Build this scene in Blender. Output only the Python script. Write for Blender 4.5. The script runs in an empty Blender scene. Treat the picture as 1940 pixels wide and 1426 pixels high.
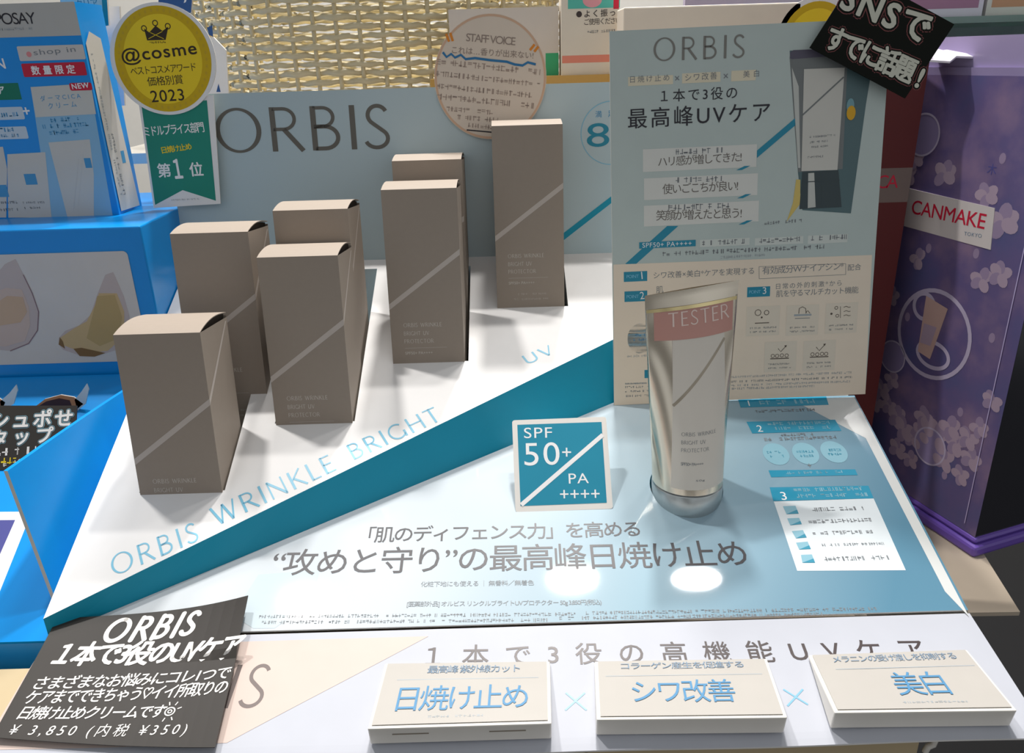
import bpy, math, random
from mathutils import Vector, Matrix
from mathutils.geometry import tessellate_polygon
random.seed(7)
R = math.radians
SC = bpy.context.scene
COL = SC.collection

# ------------------------------------------------------------------ camera
CAM_RIGHT, CAM_UP, CAM_FWD = (0.999560,-0.011113,-0.027506), (0.029666,0.374442,0.926776), (0.000000,0.927184,-0.374607)
cam_d = bpy.data.cameras.new('camera'); cam = bpy.data.objects.new('camera', cam_d); COL.objects.link(cam)
cam_d.sensor_fit = 'HORIZONTAL'; cam_d.sensor_width = 36.0; cam_d.lens = 36.0 * 1500 / 1940
cam_d.clip_start = 0.01
r_, u_, f_ = Vector(CAM_RIGHT), Vector(CAM_UP), Vector(CAM_FWD)
m = Matrix((r_, u_, -f_)).transposed().to_4x4(); m.translation = (0, 0, 0.345); cam.matrix_world = m
SC.camera = cam

# ------------------------------------------------------------------ light
world = bpy.data.worlds.new('store_light'); SC.world = world; world.use_nodes = True
wn = world.node_tree; bg = wn.nodes['Background']; bg.inputs[1].default_value = 1.0
wt = wn.nodes.new('ShaderNodeTexCoord'); wz = wn.nodes.new('ShaderNodeTexNoise'); wz.inputs['Scale'].default_value = 2.2; wz.inputs['Detail'].default_value = 1
wr = wn.nodes.new('ShaderNodeValToRGB')                   # the rest of the store: bright and dark aisles all round
wr.color_ramp.elements[0].position = .38; wr.color_ramp.elements[0].color = (.13, .125, .12, 1)
wr.color_ramp.elements[1].position = .62; wr.color_ramp.elements[1].color = (.58, .60, .62, 1)
wn.links.new(wt.outputs['Generated'], wz.inputs['Vector']); wn.links.new(wz.outputs['Fac'], wr.inputs[0]); wn.links.new(wr.outputs[0], bg.inputs[0])
def lamp(name, loc, size, power, target, sy=None, color=(1, .965, .925), spread=180):
    d = bpy.data.lights.new(name, 'AREA'); d.shape = 'ELLIPSE'; d.size = size; d.size_y = sy or size
    d.energy = power; d.color = color; d.spread = R(spread)
    o = bpy.data.objects.new(name, d); COL.objects.link(o); o.location = loc
    o.rotation_euler = (Vector(target) - Vector(loc)).to_track_quat('-Z', 'Y').to_euler(); return o
for loc, sx, sy, pw in (((0.133, 0.812, 1.60), .115, .05, 7), ((0.434, 0.803, 1.60), .115, .05, 2.5), ((-0.511, 0.770, 1.60), .105, .04, 14)):
    lamp('overhead_light', loc, sx, pw, loc[:2] + (0,), sy).rotation_euler = (0, 0, 0)
lamp('overhead_light', (0.105, 1.12, 1.60), .10, 21, (-.02, .45, .2))  # added key light, set where the sign hides its reflection
lamp('overhead_light', (-0.1, 1.32, 1.55), .25, 9, (-.1, .85, .36))  # added light, brightens the inside of the basket behind its gaps
vs = SC.view_settings; vs.view_transform = 'Standard'; vs.look = 'None'; vs.gamma = 1; vs.exposure = 0.0; vs.use_curve_mapping = False

# ------------------------------------------------------------------ surfaces in space (mm): origin, u axis, v axis, normal
FR = {
    'plat': ((-229.25,312.57,100.07), (1.00000,0.00000,0.00000), (0.00000,0.90631,0.42262), (0.00000,-0.42262,0.90631)),
    'panel': ((-229.25,312.57,89.07), (1.00000,0.00000,0.00000), (0.00000,0.95106,0.30902), (0.00000,-0.30902,0.95106)),
    'flap': ((0.00,311.57,88.07), (1.00000,0.00000,0.00000), (0.00000,0.98481,0.17365), (0.00000,-0.17365,0.98481)),
    'back': ((-229.25,555.46,213.33), (1.00000,0.00000,0.00000), (0.00000,0.10453,0.99452), (0.00000,-0.99452,0.10453)),
    'poster': ((64.55,460.46,137.12), (0.99988,0.00205,0.01557), (-0.01571,0.13051,0.99132), (-0.00000,-0.99144,0.13053)),
    'spf': ((0.05,379.15,110.70), (0.99996,0.00561,0.00668), (-0.00873,0.64276,0.76602), (0.00000,-0.76604,0.64279)),
    'step': ((-240.00,497.00,345.00), (1.00000,0.00000,0.00000), (0.00000,0.00000,1.00000), (0.00000,-1.00000,0.00000)),
    'hdr': ((-240.00,540.00,345.00), (1.00000,0.00000,0.00000), (0.00000,0.00000,1.00000), (0.00000,-1.00000,0.00000)),
    'tag': ((-229.25,550.03,210.79), (0.99966,-0.00274,-0.02603), (0.02618,0.10449,0.99418), (-0.00000,-0.99452,0.10453)),
    'staff': ((-69.25,553.65,212.48), (0.99452,-0.01093,-0.10396), (0.10453,0.10396,0.98907), (-0.00000,-0.99452,0.10453)),
    'bcard': ((0.00,310.88,92.01), (1.00000,0.00000,0.00000), (0.00000,0.97992,0.19937), (0.00000,-0.19937,0.97992)),
    'purple': ((331.00,483.00,0.00), (0.29998,-0.95394,0.00000), (0.00000,0.00000,1.00000), (-0.95394,-0.29998,0.00000)),
    'purpleside': ((331.00,483.00,0.00), (0.94038,0.34014,0.00000), (0.00000,0.00000,1.00000), (0.34014,-0.94038,0.00000)),
    'hdrside': ((-262.00,540.00,345.00), (0.11915,0.99288,0.00000), (0.00000,0.00000,1.00000), (0.99288,-0.11915,0.00000)),
    'stepside': ((-229.50,497.00,345.00), (0.00000,1.00000,0.00000), (0.00000,0.00000,1.00000), (1.00000,0.00000,0.00000)),
    'dcard': ((201.39,480.90,338.35), (0.87462,-0.10080,-0.47422), (0.48481,0.18184,0.85551), (0.00000,-0.97815,0.20791)),
    'btray': ((-240.00,497.00,156.50), (1.00000,0.00000,0.00000), (0.00000,0.92718,0.37461), (0.00000,-0.37461,0.92718)),
    'bluecard': ((-287.19,418.96,125.57), (1.00000,0.00000,0.00000), (0.00000,0.57358,0.81915), (0.00000,-0.81915,0.57358)),
    'carton': ((0.00,256.00,75.00), (1.00000,0.00000,0.00000), (0.00000,0.00000,1.00000), (0.00000,-1.00000,0.00000)),
    'pack': ((45.00,640.00,329.00), (1.00000,0.00000,0.00000), (0.00000,0.00000,1.00000), (0.00000,-1.00000,0.00000)),
    'white': ((45.00,655.00,329.00), (1.00000,0.00000,0.00000), (0.00000,0.00000,1.00000), (0.00000,-1.00000,0.00000)),
    'red': ((240.00,560.00,0.00), (0.99504,0.09950,0.00000), (0.00000,0.00000,1.00000), (0.09950,-0.99504,0.00000)),
    'backcard': ((-300.00,590.00,345.00), (1.00000,0.00000,0.00000), (0.00000,0.00000,1.00000), (0.00000,-1.00000,0.00000)),
    'shelfback': ((300.00,640.00,345.00), (1.00000,0.00000,0.00000), (0.00000,0.00000,1.00000), (0.00000,-1.00000,0.00000)),
    'table': ((300.00,480.00,0.00), (1.00000,0.00000,0.00000), (0.00000,1.00000,0.00000), (0.00000,0.00000,1.00000)),
    'bl1': ((-64.70,249.71,89.34), (1.00000,0.00000,0.00000), (0.00000,0.99813,0.06105), (0.00000,-0.06105,0.99813)),
    'platfront': ((-229.25,312.57,100.07), (0.85305,0.47294,0.22054), (-0.19288,-0.10693,0.97538), (0.48488,-0.87458,0.00000)),
}

MM = 0.001
LAY = 0.07
def fmap(name):
    O, U, V, N = [Vector(a) for a in FR[name]]
    return lambda u, v, h=0.0: (O + U * u + V * v + N * h) * MM
def local(u, v, h=0.0):
    return Vector((u, v, h)) * MM

# ------------------------------------------------------------------ materials
def lin(c):
    c /= 255.0
    return c / 12.92 if c <= .04045 else ((c + .055) / 1.055) ** 2.4
MATS = {}
def mat(name, rgb, rough=.55, spec=.35, metal=0.0, coat=0.0, var=0.04, scale=60.0, bump=0.0, alpha=1.0, trans=0.0, aniso=None):
    if name in MATS: return MATS[name]
    M = bpy.data.materials.new(name); M.use_nodes = True
    nt = M.node_tree; b = nt.nodes['Principled BSDF']
    c = [lin(x) for x in rgb]
    tc = nt.nodes.new('ShaderNodeTexCoord'); nz = nt.nodes.new('ShaderNodeTexNoise')
    nz.inputs['Scale'].default_value = scale; nz.inputs['Detail'].default_value = 3
    nt.links.new(tc.outputs['Object'], nz.inputs['Vector'])
    mx = nt.nodes.new('ShaderNodeMix'); mx.data_type = 'RGBA'
    mx.inputs[6].default_value = [x * (1 - var) for x in c] + [1]; mx.inputs[7].default_value = [min(1, x * (1 + var)) for x in c] + [1]
    nt.links.new(nz.outputs['Fac'], mx.inputs[0]); nt.links.new(mx.outputs[2], b.inputs['Base Color'])
    b.inputs['Roughness'].default_value = rough; b.inputs['Specular IOR Level'].default_value = spec
    b.inputs['Metallic'].default_value = metal; b.inputs['Coat Weight'].default_value = coat
    b.inputs['Coat Roughness'].default_value = .06; b.inputs['Alpha'].default_value = alpha
    b.inputs['Transmission Weight'].default_value = trans
    if bump:
        bp = nt.nodes.new('ShaderNodeBump'); bp.inputs['Strength'].default_value = bump; bp.inputs['Distance'].default_value = .002
        n2 = nt.nodes.new('ShaderNodeTexNoise'); n2.inputs['Scale'].default_value = 14; n2.inputs['Detail'].default_value = 1
        nt.links.new(tc.outputs['Object'], n2.inputs['Vector'])
        nt.links.new(n2.outputs['Fac'], bp.inputs['Height']); nt.links.new(bp.outputs['Normal'], b.inputs['Normal'])
        nt.links.new(bp.outputs['Normal'], b.inputs['Coat Normal'])
    MATS[name] = M; return M
def ramp_mat(name, stops, axis, lo, hi, rough, spec=.4, coat=0.0, bump=0.0):
    """a print that changes from one ink to another along one axis (object space, metres)"""
    M = mat(name, (200, 200, 200), rough, spec, coat=coat, bump=bump)
    nt = M.node_tree; b = nt.nodes['Principled BSDF']; tc = [n for n in nt.nodes if n.type == 'TEX_COORD'][0]
    dp = nt.nodes.new('ShaderNodeVectorMath'); dp.operation = 'DOT_PRODUCT'; dp.inputs[1].default_value = axis
    mr = nt.nodes.new('ShaderNodeMapRange'); mr.inputs[1].default_value = lo; mr.inputs[2].default_value = hi
    cr = nt.nodes.new('ShaderNodeValToRGB'); el = cr.color_ramp.elements
    for i, (p, c) in enumerate(stops):
        e = el[i] if i < 2 else el.new(p)
        e.position = p; e.color = [lin(x) for x in c] + [1]
    nt.links.new(tc.outputs['Object'], dp.inputs[0]); nt.links.new(dp.outputs['Value'], mr.inputs[0])
    nt.links.new(mr.outputs[0], cr.inputs[0]); nt.links.new(cr.outputs[0], b.inputs['Base Color']); return M
WHITE = mat('white_card', (238, 236, 233), .6)
GLOSSW = mat('glossy_white', (236, 236, 236), .22, .5)
PAPER = mat('back_paper', (205, 200, 192), .8)
TEAL = mat('teal_print', (0, 152, 184), .45, .4)
TEALP = mat('teal_ink', (40, 140, 168), .4)
SKY = mat('light_blue_ink', (128, 196, 224), .4)
BLUEI = mat('blue_ink', (70, 150, 196), .4)
DARKI = mat('dark_ink', (44, 43, 50), .4)
BROWNI = mat('brown_ink', (66, 56, 56), .4)
GREYI = mat('grey_ink', (128, 132, 136), .5)
PALEI = mat('pale_grey_ink', (165, 172, 176), .5)
WHITEI = mat('white_ink', (240, 240, 240), .5)
BLACK = mat('black_card', (50, 46, 42), .5, .4)
BLACKG = mat('black_card_glossy', (9, 13, 6), .55, .15)
CHALK = mat('chalk_white', (235, 232, 228), .55)
PINKI = mat('dull_pink_ink', (120, 62, 62), .5)
RED = mat('red_ink', (200, 32, 62), .4)
BLUE = mat('bright_blue_card', (0, 142, 222), .3, .4)
CREAM = mat('cream_print', (238, 222, 202), .55)
TAUPE = mat('taupe_carton', (154, 142, 130), .6, .3, var=.03, scale=300)
TAUPEL = mat('taupe_light_stripe', (192, 182, 174), .5)
TAUPED = mat('carton_inside_shade', (60, 52, 46), .8)  # taupe darkened to paint the shade inside the carton and under its lid
TAUPET = mat('carton_lettering', (205, 198, 190), .5)
SILVER = mat('silver_foil', (224, 214, 196), .22, .5, metal=.9)
POSTERB = mat('poster_blue_grey', (190, 202, 198), .5)
GOLD = mat('gold_print', (238, 208, 40), .4)
GOLDD = mat('dark_gold_print', (208, 174, 20), .4)
GREEN = mat('green_ribbon_print', (32, 138, 120), .45)
BEIGE = mat('beige_board', (188, 174, 156), .6)

# ------------------------------------------------------------------ mesh builder
TXT = {}
def text_mesh(body, k, bold, shear):
    key = (body, round(k, 2), bold, shear)
    if key in TXT: return TXT[key]
    c = bpy.data.curves.new('text', 'FONT'); c.body = body; c.space_character = k; c.offset = bold; c.shear = shear
    c.resolution_u = 6 if body.isascii() else 3
    o = bpy.data.objects.new('text', c)
    me = bpy.data.meshes.new_from_object(o)
    vs_ = [(v.co.x, v.co.y) for v in me.vertices]; fs = [tuple(p.vertices) for p in me.polygons]
    bpy.data.objects.remove(o); bpy.data.curves.remove(c); bpy.data.meshes.remove(me)
    xs = [p[0] for p in vs_]; ys = [p[1] for p in vs_]
    TXT[key] = (vs_, fs, min(xs), max(xs), min(ys), max(ys)); return TXT[key]

def arc(cx, cy, rx, ry, a0, a1, n=14):
    return [(cx + rx * math.cos(R(a0 + (a1 - a0) * i / n)), cy + ry * math.sin(R(a0 + (a1 - a0) * i / n))) for i in range(n + 1)]
TK, TN = .115, .075      # thick and thin strokes of the flared capital letters
GL = {
 'O': (.98, [('ring',)]),
 'R': (.66, [(TK, [(.06, 0), (.06, 1)]), (TN, [(.06, .96)] + arc(.28, .73, .24, .23, 90, -90) + [(.06, .5)]), (TK * .9, [(.28, .5), (.66, 0)])]),
 'B': (.62, [(TK, [(.06, 0), (.06, 1)]), (TN, [(.06, .96)] + arc(.26, .75, .22, .21, 90, -90) + [(.06, .54)]), (TN * 1.2, [(.06, .54)] + arc(.28, .29, .28, .25, 90, -90) + [(.06, .04)])]),
 'I': (.14, [(TK, [(.07, 0), (.07, 1)])]),
 'S': (.5, [(TN * 1.15, arc(.26, .76, .2, .21, 25, 235, 16) + arc(.22, .24, .24, .21, 50, -160, 16))]),
 'T': (.68, [(TK, [(.34, 0), (.34, 1)]), (TN, [(0, .96), (.68, .96)])]),
 'E': (.5, [(TK, [(.06, 0), (.06, 1)]), (TN, [(.06, .96), (.48, .96)]), (TN, [(.06, .52), (.43, .52)]), (TN, [(.06, .04), (.5, .04)])]),
 'W': (1.1, [(TK, [(.04, 1), (.3, 0)]), (TN, [(.3, 0), (.55, .95)]), (TK, [(.55, .95), (.8, 0)]), (TN, [(.8, 0), (1.06, 1)])]),
 'N': (.8, [(TN, [(.06, 0), (.06, 1)]), (TK, [(.06, .97), (.72, .03)]), (TN, [(.72, 0), (.72, 1)])]),
 'K': (.66, [(TK, [(.06, 0), (.06, 1)]), (TN, [(.6, 1), (.1, .48)]), (TK * .9, [(.2, .56), (.66, 0)])]),
 'L': (.46, [(TK, [(.06, 0), (.06, 1)]), (TN, [(.06, .04), (.46, .04)])]),
 'G': (.86, [(TN * 1.2, arc(.46, .5, .42, .46, 48, 325, 22)), (TK, [(.8, .02), (.8, .44)])]),
 'H': (.78, [(TK, [(.06, 0), (.06, 1)]), (TK, [(.72, 0), (.72, 1)]), (TN, [(.06, .52), (.72, .52)])]),
 'U': (.72, [(TK, [(.06, 1), (.06, .34)] + arc(.36, .3, .3, .27, 180, 360, 12) + [(.66, 1)])]),
 'V': (.76, [(TK, [(.04, 1), (.38, 0)]), (TN, [(.38, 0), (.72, 1)])]),
 'P': (.58, [(TK, [(.06, 0), (.06, 1)]), (TN, [(.06, .96)] + arc(.28, .71, .26, .25, 90, -90) + [(.06, .46)])]),
 'C': (.82, [(TN * 1.2, arc(.46, .5, .42, .46, 48, 312, 22))]),
 'A': (.8, [(TN, [(.03, 0), (.38, 1)]), (TK, [(.4, 1), (.77, 0)]), (TN, [(.16, .34), (.63, .34)])]),
 ' ': (.4, []),
}
class Sheet:
    def __init__(s, m):
        s.m = fmap(m) if isinstance(m, str) else m
        s.v, s.f, s.fm, s.mats = [], [], [], []
    def mi(s, M):
        if M not in s.mats: s.mats.append(M)
        return s.mats.index(M)
    def raw(s, verts, faces, M):
        k = len(s.v); i = s.mi(M); s.v += [Vector(v) for v in verts]
        for f in faces: s.f.append(tuple(k + a for a in f)); s.fm.append(i)
    def pts(s, uvs, faces, M, lay=0):
        s.raw([s.m(u, v, lay * LAY) for u, v in uvs], faces, M)
    def poly(s, p, M, lay=1, holes=()):
        loops = [[(a, b, 0) for a, b in p]] + [[(a, b, 0) for a, b in h] for h in holes]
        flat = [q for l in loops for q in l]
        tri = tessellate_polygon([[Vector(q) for q in l] for l in loops])
        out = []
        for t in tri:
            a, b, c = [flat[i] for i in t]
            cr = (b[0] - a[0]) * (c[1] - a[1]) - (b[1] - a[1]) * (c[0] - a[0])
            out.append(tuple(t) if cr > 0 else tuple(reversed(t)))
        s.pts([(a, b) for a, b, _ in flat], out, M, lay)
    def rect(s, a, b, M, lay=1, r=0):
        (x0, y0), (x1, y1) = a, b
        if x0 > x1: x0, x1 = x1, x0
        if y0 > y1: y0, y1 = y1, y0
        s.poly(rrect(x0, y0, x1, y1, r), M, lay)
    def grid(s, x0, y0, x1, y1, M, lay=0, nu=12, nv=12):
        uvs = [(x0 + (x1 - x0) * i / nu, y0 + (y1 - y0) * j / nv) for j in range(nv + 1) for i in range(nu + 1)]
        s.pts(uvs, [(j * (nu + 1) + i, j * (nu + 1) + i + 1, (j + 1) * (nu + 1) + i + 1, (j + 1) * (nu + 1) + i) for j in range(nv) for i in range(nu)], M, lay)
    def slab(s, p, t, M, MB=None, holes=(), side=None):
        """front at height 0, back at -t, and the edges between"""
        s.poly(p, M, 0, holes)
        loops = [p] + list(holes); MB = MB or M
        k = [(a, b) for a, b in p]
        back = Sheet(lambda u, v, h=0: s.m(u, v, -t)); back.poly(p, MB, 0, holes)
        s.raw(back.v, [tuple(reversed(f)) for f in back.f], MB)
        for l in loops:
            ar = sum(l[i - 1][0] * l[i][1] - l[i][0] * l[i - 1][1] for i in range(len(l)))
            n = len(l); vv = [s.m(a, b, 0) for a, b in l] + [s.m(a, b, -t) for a, b in l]
            ff = [(i, n + i, n + (i + 1) % n, (i + 1) % n) for i in range(n)]
            if ar < 0: ff = [tuple(reversed(f)) for f in ff]
            s.raw(vv, ff, side or MB)
    def ell(s, c, rx, ry, M, lay=1, n=40, ang=0):
        ca, sa = math.cos(R(ang)), math.sin(R(ang))
        s.poly([(c[0] + rx * math.cos(t) * ca - ry * math.sin(t) * sa, c[1] + rx * math.cos(t) * sa + ry * math.sin(t) * ca) for t in [2 * math.pi * i / n for i in range(n)]], M, lay)
    def ring(s, c, rx, ry, wd, M, lay=1, n=40):
        a = [(c[0] + rx * math.cos(2 * math.pi * i / n), c[1] + ry * math.sin(2 * math.pi * i / n)) for i in range(n)]
        b = [(c[0] + (rx - wd) * math.cos(2 * math.pi * i / n), c[1] + (ry - wd) * math.sin(2 * math.pi * i / n)) for i in range(n)]
        s.pts(a + b, [(i, (i + 1) % n, n + (i + 1) % n, n + i) for i in range(n)], M, lay)
    def stroke(s, p, wd, M, lay=1, tf=None):
        tf = tf or (lambda a: a); L, Rr = [], []
        for i, (x, y) in enumerate(p):
            ax, ay = p[max(0, i - 1)]; bx, by = p[min(len(p) - 1, i + 1)]
            d = math.hypot(bx - ax, by - ay) or 1; nx, ny = -(by - ay) / d * wd / 2, (bx - ax) / d * wd / 2
            L.append(tf((x + nx, y + ny))); Rr.append(tf((x - nx, y - ny)))
        n = len(p); s.pts(Rr + L, [(i, i + 1, n + i + 1, n + i) for i in range(n - 1)], M, lay)
    def text(s, body, box, M, lay=2, bold=0.0, shear=0.0, kmax=None):
        u, v, w, h, ang = box
        n = len(body); kmax = kmax or (1.1 if body.isascii() else 2.6)
        bold = max(0.0, bold); a = text_mesh(body, 1.0, 0.0, shear); k = 1.0
        if n == 1:
            nat = (a[3] - a[2]) * h / (a[5] - a[4])
            if nat < w: u += (w - nat) / 2 * math.cos(R(ang)); v += (w - nat) / 2 * math.sin(R(ang)); w = nat
        if n > 1:
            nat = (a[3] - a[2]) * h / (a[5] - a[4]); b2 = text_mesh(body, 1.5, 0.0, shear)
            slope = ((b2[3] - b2[2]) - (a[3] - a[2])) * h / (a[5] - a[4]) / .5
            if slope > 0: k = max(.75, min(kmax, 1 + (w - nat) / slope))
        vs_, fs, x0, x1, y0, y1 = text_mesh(body, k, 0.0, shear)
        sx, sy = w / (x1 - x0), h / (y1 - y0); ca, sa = math.cos(R(ang)), math.sin(R(ang))
        offs = [(0, 0)]
        if bold > .0: b = bold * h / (y1 - y0); offs += [(b * math.cos(t), b * math.sin(t)) for t in [2 * math.pi * q / (6 if bold < .02 else 9) for q in range(6 if bold < .02 else 9)]]
        for q, (dx, dy) in enumerate(offs):
            s.pts([(u + dx + (x - x0) * sx * ca - (y - y0) * sy * sa, v + dy + (x - x0) * sx * sa + (y - y0) * sy * ca) for x, y in vs_], fs, M, lay + q * .012)
    def marker(s, body, box, lay=2, M=None, bold=.03, shear=.15, halo=None):
        if halo: s.text(body, box, PINKI, lay, halo, shear); s.text(body, box, BLACKG, lay + 1, halo - .03, shear); lay += 2
        s.text(body, box, M or CHALK, lay, bold, shear)
    def hand(s, word, box, M, lay=2, thick=.17, gap=.26, shear=.22):
        """capitals written with a round marker"""
        u, v, w, h, ang = box
        tot = sum(GL[c][0] for c in word) + gap * (len(word) - 1) + shear; sx = w / tot; ca, sa = math.cos(R(ang)), math.sin(R(ang)); x = 0
        for c in word:
            gw, st = GL[c]
            tf = lambda p, x=x: (u + (x + p[0] + shear * p[1]) * sx * ca - p[1] * h * sa, v + (x + p[0] + shear * p[1]) * sx * sa + p[1] * h * ca)
            for q in st:
                p = arc(.45, .5, .43, .46, 80, 440, 30) if q[0] == 'ring' else q[1]
                s.stroke([tf(a) for a in p], thick * h, M, lay)
                for e in (p[0], p[-1]): s.ell(tf(e), thick * h / 2, thick * h / 2, M, lay, 14)
                for e in p[1:-1]:
                    if len(p) < 5: s.ell(tf(e), thick * h / 2, thick * h / 2, M, lay, 14)
            x += gw + gap
    def logo(s, word, box, M, lay=2, gap=.2):
        u, v, w, h, ang = box
        tot = sum(GL[c][0] for c in word) + gap * (len(word) - 1); sx = w / tot; ca, sa = math.cos(R(ang)), math.sin(R(ang)); x = 0
        for c in word:
            gw, st = GL[c]
            tf = lambda p, x=x: (u + (x + p[0]) * sx * ca - p[1] * h * sa, v + (x + p[0]) * sx * sa + p[1] * h * ca)
            for q in st:
                if q[0] == 'ring':
                    n = 44
                    o_ = [tf((.49 + .49 * math.cos(2 * math.pi * i / n), .5 + .51 * math.sin(2 * math.pi * i / n))) for i in range(n)]
                    i_ = [tf((.49 + .385 * math.cos(2 * math.pi * i / n), .5 + .45 * math.sin(2 * math.pi * i / n))) for i in range(n)]
                    s.pts(o_ + i_, [(i, (i + 1) % n, n + (i + 1) % n, n + i) for i in range(n)], M, lay)
                else: s.stroke(q[1], q[0], M, lay, tf)
            x += gw + gap
    def fine(s, box, M, lay=2, fill=.75):
        """a line of print too small to read: a row of small uneven marks"""
        u, v, w, h, ang = box; ca, sa = math.cos(R(ang)), math.sin(R(ang)); x = 0
        while x < w:
            d = h * random.uniform(.7, 1.0); t = h * .15
            if random.random() < fill + .1:
                for _ in range(random.choice((2, 3, 3))):
                    if random.random() < .55:
                        y0 = h * random.uniform(0, .85); q = [(x, y0), (min(w, x + d * .82), y0), (min(w, x + d * .82), y0 + t), (x, y0 + t)]
                    else:
                        x0 = x + d * random.uniform(0, .65); q = [(x0, 0), (x0 + t, 0), (x0 + t, h), (x0, h)]
                    s.pts([(u + a * ca - b * sa, v + a * sa + b * ca) for a, b in q], [(0, 1, 2, 3)], M, lay)
            x += d
    def build(s, name, parent=None, smooth=False, bevel=0):
        me = bpy.data.meshes.new(name); root = parent
        while root is not None and root.parent is not None: root = root.parent
        if root is not None: off = root.location
        else:
            xs = [v.x for v in s.v]; ys = [v.y for v in s.v]; zs = [v.z for v in s.v]
            off = Vector(((min(xs) + max(xs)) / 2, (min(ys) + max(ys)) / 2, min(zs)))
        me.from_pydata([v - off for v in s.v], [], s.f)
        for M in s.mats: me.materials.append(M)
        me.polygons.foreach_set('material_index', s.fm)
        if smooth: me.polygons.foreach_set('use_smooth', [True] * len(s.f))
        me.update()
        o = bpy.data.objects.new(name, me); COL.objects.link(o)
        if parent is not None: o.parent = parent
        else: o.location = off
        if bevel:
            b = o.modifiers.new('bevel', 'BEVEL'); b.width = bevel * MM; b.segments = 2; b.limit_method = 'ANGLE'
        return o
def rrect(x0, y0, x1, y1, r, n=5):
    if r <= 0: return [(x0, y0), (x1, y0), (x1, y1), (x0, y1)]
    return arc(x1 - r, y0 + r, r, r, -90, 0, n) + arc(x1 - r, y1 - r, r, r, 0, 90, n) + arc(x0 + r, y1 - r, r, r, 90, 180, n) + arc(x0 + r, y0 + r, r, r, 180, 270, n)
def thing(name, label, cat, loc, group=None):
    o = bpy.data.objects.new(name, None); COL.objects.link(o); o.location = Vector(loc) * MM; o.empty_display_size = .01
    o['label'] = label; o['category'] = cat
    if group: o['group'] = group
    return o
def tag(o, label, cat, group=None):
    o['label'] = label; o['category'] = cat
    if group: o['group'] = group
    return o
def struct(o): o['kind'] = 'structure'; return o
def wpt(frame, u, v, h=0): return fmap(frame)(u, v, h) / MM
def boxm(s, x0, x1, y0, y1, z0, z1, M):
    c = [Vector((x, y, z)) * MM for z in (z0, z1) for y in (y0, y1) for x in (x0, x1)]
    s.raw(c, [(0, 2, 3, 1), (4, 5, 7, 6), (0, 1, 5, 4), (1, 3, 7, 5), (3, 2, 6, 7), (2, 0, 4, 6)], M)

# ================================================================== setting
s = Sheet(local); boxm(s, -3000, 3000, -1500, 3000, -760, -740, mat('dark_floor', (38, 38, 40), .4)); struct(s.build('floor'))
s = Sheet(local); boxm(s, -3000, 3000, 2200, 2240, -740, 2200, mat('wall_paint', (225, 222, 214), .7)); struct(s.build('wall_back'))

# store shelf the displays stand on
t = thing('store_shelf', 'beige shelf board under the displays, its corner showing at the lower right', 'shelf', (60, 600, -25))
s = Sheet(local)
bp_ = [(-900, 419), (271.3,419.0,0.6)[:2], (326.9,418.0,-0.6)[:2], (380, 690), (380, 1050), (-900, 1050)]
bs = Sheet(lambda u, v, h=0: Vector((u, v, h)) * MM); bs.slab(bp_, 3, BEIGE, BEIGE); bs.build('board', t)
s = Sheet(local); boxm(s, -880, 330, 700, 1000, -740, -3, mat('dark_plinth', (40, 38, 38), .6)); s.build('plinth', t)

# ================================================================== the main counter display
disp = thing('counter_display', 'white and teal cardboard sunscreen counter display with stepped box tray', 'display', (0, 420, 0))
D = (294.9, 180.4)                               # direction of the tray's front edge on the tray surface
PW = 448.0
def diag(u): return u * D[1] / D[0]
HOLES = []
BOXP = [(24.8, 73.0), (90.2, 119.3), (156.0, 165.6), (221.6, 213.7)]
for (u, v) in BOXP:
    v1 = 258.0
    HOLES.append([(u - .2, v - .8), (u - .2, v1), (u + 46.4, v1), (u + 46.4, v - .8)])
s = Sheet('plat')
s.poly([(0, 0), (PW - 4, diag(PW - 4)), (PW - 4, 274), (0, 274)], mat('tray_white', (240, 239, 238), .5, .4), 0, HOLES)
s.logo('ORBIS', (26.9,21.6,43.0,12.72,27.15), SKY, 2, .28)
s.logo('WRINKLE', (72.0,49.3,68.0,12.69,30.34), SKY, 2, .24)
s.logo('BRIGHT', (139.6,90.2,55.5,11.75,29.52), SKY, 2, .24)
s.logo('UV', (239.3,160.3,19.9,8.00,28.13), SKY, 2, .24)
s.build('tray_top', disp)
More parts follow.
